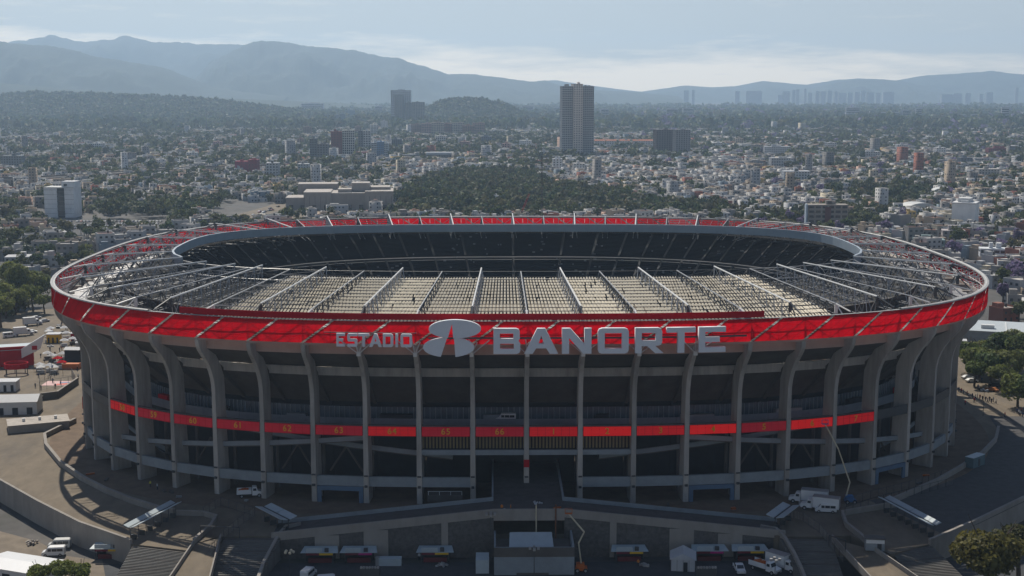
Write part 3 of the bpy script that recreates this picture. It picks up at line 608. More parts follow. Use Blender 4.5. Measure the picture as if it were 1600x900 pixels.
# ------------------------------------------------------------------ landmark buildings
m_wall = mat('painted_plaster', (.5, .5, .5), .85, objcol=True, var=.14, scale=.25, dirt=.22, stretch=(1, 1, .5))
m_roof = mat('flat_roof_screed', (.4, .38, .35), .9, objcol=True, var=.2, scale=.4, dirt=.4)
m_pane = mat('window_pane', (.03, .035, .045), .15, var=.3, spec=.6)
m_tank = mat('water_tank_plastic', (.05, .05, .055), .5, var=.1)
m_terr = mat('terracotta', (.36, .13, .07), .85, var=.2, scale=.8)
ORD = ['', 'second', 'third', 'fourth', 'fifth', 'sixth', 'seventh', 'eighth', 'ninth', 'tenth', 'eleventh', 'twelfth', 'thirteenth', 'fourteenth', 'fifteenth', 'sixteenth', 'seventeenth', 'eighteenth', 'nineteenth', 'twentieth', 'twenty-first', 'twenty-second', 'twenty-third', 'twenty-fourth', 'twenty-fifth', 'twenty-sixth', 'twenty-seventh', 'twenty-eighth', 'twenty-ninth', 'thirtieth', 'thirty-first']
KEEP = []        # cleared plots (x, y, half width, half depth, angle)
LM = []          # landmarks for describing what stands near: (phrase, x, y)
def fbox(b, x0, x1, y0, y1, z0, z1): return b.box(((x0 + x1) / 2, (y0 + y1) / 2, (z0 + z1) / 2), (x1 - x0, y1 - y0, z1 - z0))
def block(root, x0, x1, y0, y1, z0, z1, floors, cols, wall, glass=m_pane, pier=.35, band=.42, name='block', colz=None):
    """a glazed core with proud floor bands and piers; every floor band is its own piece"""
    h = (z1 - z0) / floors; w = x1 - x0; d = y1 - y0; ins = .35
    fbox(MB(), x0 + ins, x1 - ins, y0 + ins, y1 - ins, z0, z1 - .2).build('glazing', glass, root)
    bm_ = MB(); fbox(bm_, x0, x1, y0, y1, 0, h * band); bme = bm_.mesh('floor_band', m_wall)
    for i in range(floors): link('floor_band', bme, root, (0, 0, z0 + h * i), color=wall)
    fbox(MB(), x0 - .1, x1 + .1, y0 - .1, y1 + .1, z1 - .25, z1 + .7).build('parapet', m_wall, root, color=wall)
    nd = max(1, int(round(cols * d / w))); pr = MB()
    for i in range(cols + 1):
        x = x0 + w * i / cols; fbox(pr, max(x0, x - pier * w / cols / 2), min(x1, x + pier * w / cols / 2), y0 + .03, y0 + .5, z0, z1 - .26)
    pr.build('front_piers', m_wall, root, color=wall, kind='stuff')
    for xs, nm in ((x0 + .03, 1), (x1 - .5, 2)):
        pr = MB()
        for i in range(nd + 1):
            y = y0 + d * i / nd; fbox(pr, xs, xs + .47, max(y0 + .6, y - pier * d / nd / 2), min(y1, y + pier * d / nd / 2) if i else y0 + .6 + pier * d / nd / 2, z0, z1 - .26)
        pr.build('side_piers', m_wall, root, color=wall, kind='stuff')
    for i in range(2):
        xx = x0 + w * random.uniform(.25, .6); ww = w * random.uniform(.1, .25); fbox(MB(), xx, xx + ww, y0 + d * .3, y0 + d * .6, z1 + .5, z1 + random.uniform(2, 4.2)).build('plant_room', m_wall, root, color=wall)
def site(u, v, name, label, cat='building', rz=0., keep=(20, 15), lm=None):
    x, y, z = P(u, v, GZ); o = thing(name, label, cat, (x, y, GZ), rz); KEEP.append((x, y, keep[0], keep[1], rz)); LM.append((lm or label, x, y)) if lm else None
    return o, (math.hypot(x - CAM[0], y - CAM[1])) / CF
GREY, WHT, CRM, BRN, REDB = (.36, .35, .34), (.62, .61, .59), (.52, .47, .38), (.25, .16, .13), (.28, .05, .05)
# tall residential tower
o, s = site(903, 247, 'apartment_tower', 'tallest slim grey apartment tower with a pale central core', 'tower', R(8), (32, 25), 'tall apartment tower')
block(o, -25 , -8, 2, 22, 0, 111, 32, 6, (.31, .32, .335), band=.45); block(o, 7, 25.5, 2, 22, 0, 111, 32, 6, (.28, .29, .305), band=.45); block(o, -7.9, 6.9, -2, 20, 0, 114.5, 32, 4, (.56, .50, .45), pier=.5, band=.55)
# the grey group beyond
o, s = site(641, 199, 'office_tower', 'wide pale grey office slab tower standing behind a slimmer tower', 'tower', 0, (55, 30)); block(o, -58, 0, 40, 70, 0, 106, 20, 10, (.46, .49, .52))
o, s = site(624, 199, 'office_tower', 'slim tan-grey tower before the wide pale slab', 'tower', R(6), (18, 16)); block(o, -12, 12, 0, 24, 0, 92, 22, 4, (.15, .14, .13))
o, s = site(648, 199, 'office_tower', 'broad dark grey twin-slab tower right beside the slim tan tower', 'tower', R(-4), (30, 20)); block(o, -27, -8, 0, 22, 0, 70, 18, 4, (.12, .12, .125)); block(o, -7.5, 27, 3, 25, 0, 72, 18, 7, (.18, .17, .16))
o, s = site(512, 199, 'glass_tower', 'small pale glass tower with a dark edge beyond the red office block', 'tower', 0, (14, 12)); block(o, -9, 9, 0, 16, 0, 36, 10, 4, (.20, .26, .30), m_glass_b)
o, s = site(531, 199, 'glass_tower', 'blue-grey glass tower pair next to the small pale glass tower', 'tower', 0, (16, 12)); block(o, -15, 0, 0, 16, 0, 35, 10, 4, (.30, .34, .40), m_glass_b); block(o, .5, 15, 4, 18, 0, 38, 10, 4, (.18, .24, .32), m_glass_b)
o, s = site(547, 188, 'glass_tower', 'farther flat blue glass block above the glass tower pair', 'tower', 0, (20, 14)); block(o, -16, 16, 0, 20, 0, 36, 9, 6, (.15, .22, .30), m_glass_b)
# red and white office with podium
o, s = site(540, 249, 'office_block', 'brick red office block joined to a white gridded one on a red podium', 'office', R(5), (36, 18), 'red and white office block')
block(o, -22, -5, 0, 18, 0, 42, 11, 4, (.16, .045, .045), pier=.7, band=.7); block(o, -4.6, 14, 2, 20, 0, 44, 12, 6, (.45, .46, .44), pier=.3, band=.3); fbox(MB(), 14.3, 35, -2, 16, 0, 11).build('podium', m_wall, o, color=(.16, .03, .035))
o, s = site(500, 252, 'office_block', 'dark stepped office block left of the red office block', 'office', 0, (18, 14)); block(o, -15, -5, 0, 14, 0, 33, 9, 3, (.09, .11, .12)); block(o, -4.5, 12, 2, 15, 0, 25, 7, 4, (.12, .12, .13))
o, s = site(568, 238, 'office_block', 'narrow white office tower with one dark glass flank', 'office', 0, (14, 12)); block(o, -9, -1, 0, 14, 0, 36, 9, 2, (.10, .11, .13)); block(o, -.5, 12, 2, 15, 0, 36, 9, 3, (.42, .43, .44))
o, s = site(594, 250, 'office_block', 'pale office block with a blue glass centre', 'office', 0, (18, 14), 'blue glass office block'); block(o, -13, -5, 0, 14, 0, 26, 8, 3, (.38, .42, .46)); block(o, -4.8, 6, -.6, 14, 0, 27, 8, 4, (.10, .20, .36), m_glass_b); block(o, 6.2, 13, 0, 14, 0, 25, 8, 3, (.38, .42, .46))
o, s = site(668, 252, 'low_warehouse', 'long low dark warehouse with a pale roof strip', 'warehouse', R(3), (42, 16)); block(o, -38, 36, 0, 22, 0, 9, 2, 18, (.07, .08, .09)); fbox(MB(), -2, 36, 4, 22, 9.3, 13).build('roof_strip', m_wall, o, color=(.5, .52, .54))
for i, u in enumerate((652, 668, 684, 700, 716, 732, 748)):
    o, s = site(u, 213 + (i % 3), 'apartment_block', ['rust brown', 'dull pink', 'tan', 'brick', 'beige', 'russet', 'clay'][i] + ' apartment slab in the long row below the twin towers', 'apartments', 0, (17, 10)); block(o, -14, 14, 0, 14, 0, 27 + (i * 7 % 5) * 1.5, 8, 7, ((.20, .13, .11), (.30, .20, .19), (.34, .29, .25), (.22, .11, .09), (.36, .32, .28), (.24, .14, .10), (.28, .16, .12))[i])
o, s = site(459, 213, 'office_block', 'white long block at the row end beneath the twin-slab tower', 'office'); 
bpy.data.objects.remove(o)
# unfinished brick towers
o, s = site(1040, 244, 'apartment_tower', 'brown unfinished-looking apartment tower with ragged roofline', 'tower', R(10), (20, 16), 'brown ragged tower'); block(o, -16, 13, 0, 18, 0, 42, 14, 7, (.12, .10, .10), pier=.45)
o, s = site(1066, 246, 'apartment_tower', 'grey apartment tower touching the brown ragged tower', 'tower', R(10), (16, 14)); block(o, -11, 13, 0, 18, 0, 43, 14, 6, (.19, .19, .20), pier=.5)
for i, u in enumerate((937, 955, 976, 997, 1012)):
    o, s = site(u, 234, 'apartment_block', ['first', 'second', 'third', 'fourth', 'fifth'][i] + ' white walk-up block counted from the tall apartment tower', 'apartments', 0, (11, 10)); block(o, -9 + i % 2, 9, 0, 12, 0, 15, 5, 4, (.55, .54, .52), pier=.6, band=.55)
    MB().add([(-9.5, -.5, 15.8), (9.5, -.5, 15.8), (9.5, 12.5, 15.8), (-9.5, 12.5, 15.8), (-9.5, 6, 18.5), (9.5, 6, 18.5)], [(0, 1, 5, 4), (2, 3, 4, 5), (0, 4, 3), (1, 2, 5), (0, 3, 2, 1)]).build('tiled_roof', m_terr, o)
# red mall on the left
o, s = site(385, 276, 'red_store', 'red box-shaped department store with a white lattice entrance', 'store', 0, (26, 16), 'red department store'); block(o, -14, 2, 2, 18, 0, 18, 4, 3, (.26, .02, .05), pier=.8, band=.8); block(o, 2.4, 14, 0, 16, 0, 20, 4, 3, (.24, .04, .06), pier=.8, band=.8); block(o, -14, -4, -4, 1.5, 0, 10, 3, 4, (.6, .6, .6))
# pale slab with dark stripe
o, s = site(96, 340, 'office_block', 'pale concrete office slab with one dark vertical window stripe', 'office', R(-6), (26, 16), 'striped pale office slab'); o.scale = (1.42, 1.3, 1.4)
for nm, a in (('wall', (-10, -2.2, 0, 12, 0, 17.5)), ('wall', (2.4, 8, 0, 12, 0, 17.5)), ('stair_tower', (.6, 8.6, .7, 9, 17.5, 21.5)), ('wall', (-2.2, 2.4, .8, 12, 0, 17.4))): fbox(MB(), *a).build(nm, m_wall if a[2] != .8 else m_pane, o, color=(.78, .78, .77))
for i in range(6): fbox(MB(), -2.2, 2.4, .3, .78, 1 + i * 2.8, 1.5 + i * 2.8).build('spandrel', m_steel_d, o)
jm = MB()
for i in range(6): fbox(jm, -10, -2.21, -.06, -.01, 2.4 + i * 2.8, 2.5 + i * 2.8); fbox(jm, 2.41, 8, -.06, -.01, 2.4 + i * 2.8, 2.5 + i * 2.8)
jm.build('wall_joints', m_conc_d, o, kind='stuff'); fbox(MB(), -10.2, 8.2, -.2, 12.2, 17.52, 18.1).build('parapet', m_wall, o, color=(.6, .6, .58)); fbox(MB(), 2, 4, .6, .69, 18.6, 20).build('window', m_pane, o)
# shopping mall
o, s = site(532, 327, 'shopping_mall', 'large windowless concrete shopping mall with stepped flat roofs', 'mall', R(4), (56, 38), 'concrete shopping mall')
MC = (.29, .26, .235)
for nm, a in (('wing', (-48, -32, -2, 30, 0, 10)), ('wing', (-31.9, -8, -6, 34, 0, 15)), ('wing', (-7.9, 22, -4, 36, 0, 14)), ('wing', (22.1, 47, -6, 34, 0, 15.5)), ('roof_block', (-40, -4, 37, 60, 0, 19.5)), ('roof_block', (10, 26, 8, 26, 15.5, 22)), ('roof_block', (-2, 9.8, 2, 18, 14, 17)), ('service_wall', (26.3, 44, 12, 34, 15.5, 18))):
    ff_ = random.uniform(.85, 1.12); w_ = fbox(MB(), *a).build(nm, m_wall, o, color=tuple(c * ff_ for c in MC)); fbox(MB(), a[0] - .2, a[1] + .2, a[2] - .2, a[3] + .2, a[5] - .01, a[5] + .8).build('parapet', m_wall, w_, color=(.36, .33, .30)); fbox(MB(), a[0] + .4, a[1] - .4, a[2] + .4, a[3] - .4, a[5] + .8, a[5] + .85).build('roof', m_roof, w_, color=(.46, .42, .38))
mj = MB()
for i in range(20): fbox(mj, -46 + i * 4.8, -45.7 + i * 4.8, -6.12, -6.02, 1, 12) if -32 < -46 + i * 4.8 < -8 or -46 + i * 4.8 > 22 else None
mj.build('panel_joints', m_conc_d, o, kind='stuff')
for i in range(9): fbox(MB(), -45 + i * 10.3, -41.5 + i * 10.3, -6.3 if i not in (0, 4, 5, 6) else (-2.3 if i == 0 else -4.3), -5.9 if i not in (0, 4, 5, 6) else (-1.9 if i == 0 else -3.9), 0, 4.2).build('entrance', m_pane, o)
# right hand landmarks
o, s = site(1507, 360, 'office_block', 'blank white slab building standing above low houses', 'office', R(-28), (20, 16), 'blank white slab building'); o.scale = (1.3, 1.3, 1.12)
fbox(MB(), -6.5, 6.5, -7, 7, 0, 18.5).build('wall', m_wall, o, color=(.80, .80, .79)); fbox(MB(), -4, 3, -3, 6.5, 18.5, 22).build('roof_house', m_wall, o, color=(.58, .58, .57)); fbox(MB(), -6.7, 6.7, -7.2, 7.2, 18.52, 19.3).build('parapet', m_wall, o, color=(.6, .6, .6)); fbox(MB(), -6.56, -6.48, -2, -.8, 2, 17).build('window_slot', m_pane, o); fbox(MB(), -2, 2.2, -5, -3.2, 19.3, 20.8).build('rooftop_unit', m_white, o)
o, s = site(1293, 366, 'apartment_block', 'long beige apartment block with balcony stripes right behind the stadium rim', 'apartments', R(-2), (20, 12), 'beige balcony block'); block(o, -14.5, 14.5, 0, 11, 0, 21, 6, 6, (.30, .265, .23), pier=.25, band=.45); fbox(MB(), -2.4, 2, -.3, -.02, 0, 20).build('stair_strip', m_wall, o, color=(.16, .07, .065)); fbox(MB(), -16.2, -14.8, 1, 6, 0, 22).build('service_shaft', m_wall, o, color=(.5, .58, .65))
o, s = site(1566, 414, 'school_building', 'white two-storey school with long window strips and a dark framed corner', 'school', R(-14), (24, 12), 'white two-storey school'); block(o, -13, 6, 0, 10, 0, 9, 2, 5, (.62, .64, .66), pier=.15, band=.55); block(o, 6.4, 18, -1.5, 10, 0, 9.6, 2, 4, (.5, .53, .56), pier=.08, band=.2)
for i, (u, v, wd) in enumerate(((1441, 334, 12), (1478, 308, 12))):
    o, s = site(u, v, 'gym_hall', ('pale vaulted sheet-roofed hall amid the houses', 'farther vaulted sports hall with curved white roof')[i], 'hall', R(10 - 20 * i), (14, 12), ('vaulted sheet hall', 'far vaulted hall')[i]); fbox(MB(), -wd, wd, 0, 18, 0, 5).build('wall', m_wall, o, color=(.4, .36, .31)); vb = MB(); n = 12
    vs = [(wd * 1.04 * math.cos(math.pi * j / n), yy_, 5 + 4.2 * math.sin(math.pi * j / n)) for yy_ in (-.6, 18.6) for j in range(n + 1)]; vb.add(vs, [(j, j + 1, n + 2 + j, n + 1 + j) for j in range(n)] + [tuple(range(n + 1)), tuple(range(n + 1, 2 * n + 2))]); vb.build('vaulted_roof', mat('pale_roofing', (.55, .55, .53), .5, var=.2), o)
for i, (u, v, wpx, hpx, c, lab, r_) in enumerate(((1245, 290, 40, 21, (.52, .53, .55), 'white stepped apartment block among the right hand houses', 0), (1222, 265, 34, 17, (.5, .5, .5), 'white apartment block above the stepped one', 3), (1215, 246, 40, 16, (.45, .46, .48), 'grey-white slab farther up the same slope of houses', 0), (871, 272, 15, 23, (.62, .62, .62), 'slim white block with small windows beyond the park', 0), (905, 273, 18, 17, (.6, .58, .55), 'white and cream paired block beyond the park', 4),
      (426, 282, 19, 26, (.46, .47, .48), 'pale narrow office block left of the mall', 0), (474, 273, 17, 16, (.55, .55, .54), 'small white block by the road to the red office', 0), (1360, 252, 28, 14, (.5, .5, .5), 'low white block alone on the right', 0), (1470, 246, 14, 14, (.6, .6, .6), 'small white cube tower on the right', 5), (1562, 245, 34, 12, (.22, .04, .05), 'dark red low building on the far right', 0), (18, 268, 30, 22, (.16, .18, .19), 'dark building with a white roof edge at the far left', 0),
      (1545, 282, 30, 16, (.42, .40, .37), 'grey flat building between trees on the far right', -4), (1390, 372, 34, 15, (.30, .30, .31), 'grey long workshop behind red-roofed houses', -6), (1375, 385, 30, 15, (.30, .05, .06), 'dark red house wall behind the roof rim', -6), (1452, 395, 44, 18, (.20, .27, .27), 'teal-grey building at the stadium edge on the right', -12), (1490, 385, 32, 22, (.42, .38, .37), 'pinkish three-storey building with small windows', -12), (1410, 425, 20, 12, (.5, .52, .54), 'flat white kiosk building past the rim', 0), (118, 408, 26, 14, (.45, .46, .46), 'pale walled house cluster block by the left rim', 14), (30, 420, 40, 16, (.48, .48, .48), 'white sheet-roofed workshop at the left edge', 10))):
    o, s = site(u, v, 'city_block', lab, 'building', R(r_), (wpx * .3 + 4, 9)); 
    s = math.hypot(o.location.x - CAM[0], o.location.y - CAM[1]) / CF; wd = wpx * s; hh = hpx * s; fl = max(2, int(hh / 3)); block(o, -wd / 2, wd / 2, 0, min(14, wd * .8), 0, hh, fl, max(3, int(wd / 3.2)), c, pier=.55, band=.5)
USED = set()
def NEARF(u): return 'the tall apartment tower' if 800 < u < 960 else 'the brown ragged tower' if 960 <= u < 1120 else 'the right picture edge' if u > 1480 else 'the middle of the right skyline' if u > 1120 else 'the twin-slab tower' if u > 560 else 'the left hills'
# far skyline on the right and centre
for i, (u, v0, v1, wpx, c) in enumerate(((1219, 155, 144, 6, 0), (1229, 155, 142, 7, 1), (1240, 154, 137, 4, 0), (1246, 154, 138, 4, 1), (1258, 154, 135, 4, 2), (1266, 154, 142, 6, 0), (1277, 154, 137, 5, 1), (1286, 154, 139, 6, 0), (1296, 154, 141, 7, 1), (1306, 154, 140, 6, 2), (1316, 154, 144, 9, 0), (1328, 154, 142, 8, 1), (1339, 154, 142, 6, 2), (1349, 154, 140, 7, 0), (1361, 155, 141, 8, 1), (1372, 155, 143, 6, 2), (1388, 155, 141, 11, 0), (1480, 154, 145, 14, 1), (1496, 154, 145, 10, 0), (1512, 154, 144, 8, 2), (1533, 154, 142, 4, 1), (1546, 154, 142, 9, 0), (1588, 151, 131, 4, 2), (1072, 146, 136, 6, 1), (1083, 146, 135, 5, 0), (1152, 148, 140, 6, 1), (1178, 150, 139, 18, 2), (1415, 184, 168, 12, 1), (1435, 184, 166, 10, 0), (1570, 188, 163, 11, 2), (1505, 188, 177, 8, 0), (1522, 188, 176, 10, 1), (1332, 182, 166, 14, 2), (1390, 184, 172, 20, 1), (1050, 184, 164, 15, 0), (1075, 180, 168, 12, 1), (945, 184, 168, 10, 2), (825, 176, 161, 16, 0), (870, 176, 165, 10, 1), (432, 178, 164, 14, 1), (488, 174, 158, 24, 2), (592, 178, 164, 12, 0), (770, 180, 165, 8, 1))):
    far = v0 < 158; vb = v0 + (14 if far else 6); D = P(u, 164.5 if far else vb, GZ); dist = math.hypot(D[0] - CAM[0], D[1] - CAM[1]); s = dist / CF
    ht = zat(u, v1, D[1])[1] - GZ
    o = thing('distant_tower', None, 'tower', D, random.uniform(-.3, .3), 'towers on the distant skyline'); o['label'] = '%s hazy tower along the far skyline, listed from the mountain side' % (ORD[i] or 'first') if far else '%s hazy tower in the far tree belt' % (('slim', 'broad', 'dim')[c]) + ' near ' + NEARF(u)
    while o['label'] in USED: o['label'] = 'second ' + o['label']
    USED.add(o['label'])
    wd = wpx * s * random.uniform(.8, 1.5); ht *= random.uniform(.78, .98); cc = ((.36, .38, .41), (.31, .33, .36), (.42, .43, .45))[c]  # tower colours lightened towards the haze tone
    fbox(MB(), -wd / 2, wd / 2, 0, wd * .6, 0, ht).build('shaft', m_wall, o, color=cc); bn = MB()
    for j in range(7): fbox(bn, -wd / 2 + .8, wd / 2 - .8, -.4, -.02, ht * (.06 + .13 * j), ht * (.13 + .13 * j))
    if not far: bn.build('window_bands', m_pane, o, kind='stuff'); fbox(MB(), -wd * .2, wd * .25, wd * .15, wd * .4, ht, ht * 1.03).build('roof_house', m_wall, o, color=cc)
rx = random.Random(21); MIDU = [448, 470, 620, 642, 690, 725, 760, 790, 585, 600, 480, 560, 820, 850, 1120, 1155, 1185, 1300, 1410, 1510, 300, 230, 150, 60, 340]
for i, (u, v, wpx, hpx) in enumerate(((448, 238, 14, 17), (470, 232, 11, 14), (620, 236, 16, 18), (642, 230, 12, 14), (690, 226, 18, 13), (725, 238, 14, 16), (760, 228, 16, 14), (790, 240, 12, 15), (585, 214, 12, 18), (600, 206, 10, 16), (480, 214, 12, 15), (560, 212, 9, 14), (820, 232, 18, 12), (850, 250, 14, 13), (1120, 238, 16, 14), (1155, 232, 12, 15), (1185, 240, 14, 13), (1300, 236, 14, 12), (1410, 240, 16, 13), (1510, 262, 18, 14), (300, 252, 16, 13), (230, 246, 14, 12), (150, 238, 16, 13), (60, 232, 15, 12), (340, 236, 13, 14))):
    cn, cc = rx.choice([('pale grey', (.45, .45, .46)), ('white', (.6, .6, .59)), ('tan', (.40, .34, .28)), ('brown', (.22, .15, .12)), ('dark glass', (.12, .14, .17)), ('rose', (.38, .25, .23))])
    o, s = site(u, v, 'mid_rise_block', '%s %s mid-rise block along the middle distance' % (ORD[i] or 'first', cn), 'building', rx.uniform(-.3, .3), (wpx * .5 + 4, 10)); o['label'] = '%s mid-rise block %s' % (cn, ('%s from the left of the middle distance' % (ORD[sorted(range(25), key=lambda j: MIDU[j]).index(i)] or 'first')))
    wd, hh = wpx * s, hpx * s; block(o, -wd / 2, wd / 2, 0, min(16, wd * .8), 0, hh, max(4, int(hh / 3.1)), max(3, int(wd / 3.4)), cc, pier=rx.choice([.3, .5, .65]), band=rx.choice([.35, .5]))
# masts and a crane
o = thing('radio_mast', 'dark slim guyed mast rising from the park behind the stadium', 'mast', P(846, 352, GZ)); hh = zat(846, 246, o.location.y)[1] - GZ
mb = MB()
for a in range(3): mb.tube((.9 * math.cos(a * 2.1), .9 * math.sin(a * 2.1), 0), (.45 * math.cos(a * 2.1), .45 * math.sin(a * 2.1), hh), .16, 4)
for i in range(30):
    z0_, z1_ = hh * i / 30, hh * (i + 1) / 30; a = i * 2.1; mb.tube((.9 * math.cos(a), .9 * math.sin(a), z0_), (.9 * math.cos(a + 2.1), .9 * math.sin(a + 2.1), z1_), .12, 4, cap=False)
mb.build('lattice', mat('rust_dark_steel', (.05, .03, .03), .7), o); MB().box((0, 0, hh + .6), (1.2, 1.2, 1.2)).build('beacon', m_steel_d, o)
o = thing('mobile_crane', 'red crane boom leaning up beside the mast behind the stadium', 'crane', P(808, 352, GZ)); zz = zat(827, 303, o.location.y); b = MB(); dx = zz[0] - o.location.x
for sx in (-.5, .5):
    b.tube((sx, 0, 2), (dx + sx, 0, zz[1] - GZ), .16, 4).tube((sx, .9, 2), (dx + sx, .9, zz[1] - GZ), .16, 4)
b.build('boom', m_redp, o); MB().box((0, 0, 1.6), (6, 3, 2)).build('carrier', m_redp, o); MB().box((-1.5, -.2, 3.2), (2, 2, 1.4)).build('cab', m_pane, o)
o = thing('radio_mast', 'thin lattice mast far off before the wooded hill', 'mast', P(323, 208, GZ)); hh = zat(323, 171, o.location.y)[1] - GZ; MB().tube((0, 0, 0), (0, 0, hh), 1.3, 4, .5).build('lattice', m_steel_d, o)
# elevated highway on the left
pts = [P(u, v, GZ) for u, v in ((-160, 298), (0, 291), (60, 289), (150, 283), (220, 277), (300, 272), (360, 271), (440, 268))]
hw = thing('elevated_road', 'long grey elevated highway curving across the left of the city', 'viaduct'); MB().path([(x, y, z + 7) for x, y, z in pts], 16, 1.5).build('deck', m_conc, hw)
for sgn in (-1, 1): MB().path([(x, y + 7.9 * sgn, z + 8.5) for x, y, z in pts], .4, 1.1).build('barrier', m_conc_d, hw)
for (a, b_) in zip(pts, pts[1:]):
    for f in (.0, .5): q = Vector(a).lerp(Vector(b_), f); MB().box((q.x, q.y, GZ + 3.5), (2.2, 3, 7)).build('pier', m_conc, hw)
# ------------------------------------------------------------------ the city
def house_arch(w, d, fl, seed, tank=True):
    r = random.Random(seed); h = fl * 2.9 + .2; parts = []
    b = MB(); t = .25; fbox(b, -w / 2, w / 2, -d / 2, d / 2, -.5, h); parts.append(('wall', b.mesh('wall', m_wall), 0))
    b = MB(); fbox(b, -w / 2 - .05, w / 2 + .05, -d / 2 - .05, -d / 2 + t, h - .02, h + .8); fbox(b, -w / 2 - .05, w / 2 + .05, d / 2 - t, d / 2 + .05, h - .02, h + .8); fbox(b, -w / 2 - .05, -w / 2 + t, -d / 2 + t, d / 2 - t, h - .02, h + .8); fbox(b, w / 2 - t, w / 2 + .05, -d / 2 + t, d / 2 - t, h - .02, h + .8); parts.append(('parapet', b.mesh('parapet', m_wall), 0))
    b = MB(); fbox(b, -w / 2 + t, w / 2 - t, -d / 2 + t, d / 2 - t, h + .01, h + .12); parts.append(('roof', b.mesh('roof', m_roof), 1))
    n = max(2, int(w / 3.3)); wm = MB(); fbox(wm, -.75, .75, -.06, .08, 0, 1.25); wm = wm.mesh('window', m_pane)
    for f in range(fl):
        for i in range(n):
            x = -w / 2 + w * (i + .5) / n
            if f == 0 and i == n // 2: q = MB(); fbox(q, x - .55, x + .55, -d / 2 - .07, -d / 2 + .05, 0, 2.1); parts.append(('door', q.mesh('door', m_steel_d), None))
            else: parts.append(('window', wm, (x, -d / 2, .95 + f * 2.9)))
    if tank:
        q = MB(); q.tube((w * .2, d * .15, h + .3), (w * .2, d * .15, h + 1.9), .62, 8).tube((w * .2, d * .15, h + 1.9), (w * .2, d * .15, h + 2.15), .62, 8, .2); parts.append(('water_tank', q.mesh('water_tank', m_tank), None))
    if r.random() < .6: q = MB(); fbox(q, -w * .4, -w * .05, 0, d * .42, h + .12, h + 2.5); parts.append(('stair_head', q.mesh('stair_head', m_wall), 0))
    return parts, (w, d, h)
HOUSES = [house_arch(8, 9, 2, 1), house_arch(9.5, 9, 3, 2), house_arch(12, 10, 2, 3), house_arch(8.5, 11, 3, 4), house_arch(14, 11, 1, 5, False), house_arch(10, 10, 4, 6)]
WALLC = [('white', (.58, .57, .55)), ('pale grey', (.42, .42, .42)), ('cream', (.52, .46, .35)), ('raw grey block', (.27, .255, .24)), ('tan', (.40, .32, .24)), ('brick red', (.33, .13, .09)), ('peach', (.50, .34, .26)), ('off-white', (.50, .485, .46)), ('ochre', (.46, .33, .12)), ('blue-grey', (.27, .33, .38))]
WP = [.14, .22, .08, .24, .11, .04, .03, .11, .01, .02]
ROOFC = [(.40, .37, .33), (.34, .30, .27), (.46, .43, .39), (.52, .50, .48), (.30, .15, .10), (.27, .26, .25), (.60, .59, .56)]
rimpts = [uvpix(*S(k / 4, 6.9, 46.5)) for k in range(0, 264)]; rimpts = [(u, v) for u, v in rimpts]
def rimtop(u):
    c = [v for a, v in rimpts if abs(a - u) < 22]; return min(c) if c else 999
RT = {u: rimtop(u) for u in range(-400, 2001, 10)}
def smooth(a, b, x): return max(0., min(1., (x - a) / (b - a)))
def zone(u, v):
    """share of the ground under trees at a place seen at (u, v); second value: None, or 'open' for no building at all"""
    def inpoly(poly):
        c = False
        for i in range(len(poly)):
            (x1, y1), (x2, y2) = poly[i], poly[i - 1]
            if (y1 > v) != (y2 > v) and u < (x2 - x1) * (v - y1) / (y2 - y1) + x1: c = not c
        return c
    if inpoly([(610, 345), (600, 325), (640, 298), (700, 272), (830, 272), (862, 292), (900, 300), (960, 305), (1010, 322), (1130, 326), (1150, 345)]): return .97
    if inpoly([(150, 332), (330, 318), (345, 340), (150, 345)]): return .95
    if inpoly([(120, 352), (300, 346), (300, 372), (90, 385)]): return .9
    if inpoly([(1300, 350), (1320, 305), (1440, 285), (1470, 300), (1430, 330), (1370, 372)]): return .85
    if u < 430 and v > 290: return .47
    if u < 500 and v > 215: return .42
    if 860 < u < 1190 and v > 252: return .07
    if u >= 1150 and v > 232: return .36
    if v < 190: return .3
    if v < 218: return .52 if u > 1080 or u < 480 else .44
    if 440 < u < 860: return .32 + .2 * smooth(255, 235, v)
    return .42
cells = []
ang = R(24)
for (Y0, Y1, cs) in ((150, 1300, 10.2), (1300, 3000, 13.5), (3000, 8000, 28)):
    half = .383 * (Y1 + 437) * 1.22 + 40; n = int((half * 2 + Y1) / cs) + 2
    ca, sa = math.cos(ang), math.sin(ang); ii, jj = np.meshgrid(np.arange(-n, n), np.arange(-n, n)); st = (ii % 6 == 0) | (jj % 9 == 0)
    gx = ii * cs; gy = jj * cs; X = gx * ca - gy * sa; Yw = gx * sa + gy * ca + (Y0 + Y1) / 2
    ok = (Yw > Y0) & (Yw < Y1) & (abs(X) < .383 * (Yw + 437) * 1.22 + 40) & ~(st & (Y0 < 3000))
    X, Yw = X[ok], Yw[ok]; jit = cs * .16; X = X + rng.uniform(-jit, jit, len(X)); Yw = Yw + rng.uniform(-jit, jit, len(X))
    for x, y in zip(X, Yw): cells.append((x, y, cs))
hs, ts = [], []
keepA = [(x, y, kw, kd, math.cos(r_), math.sin(r_)) for x, y, kw, kd, r_ in KEEP]
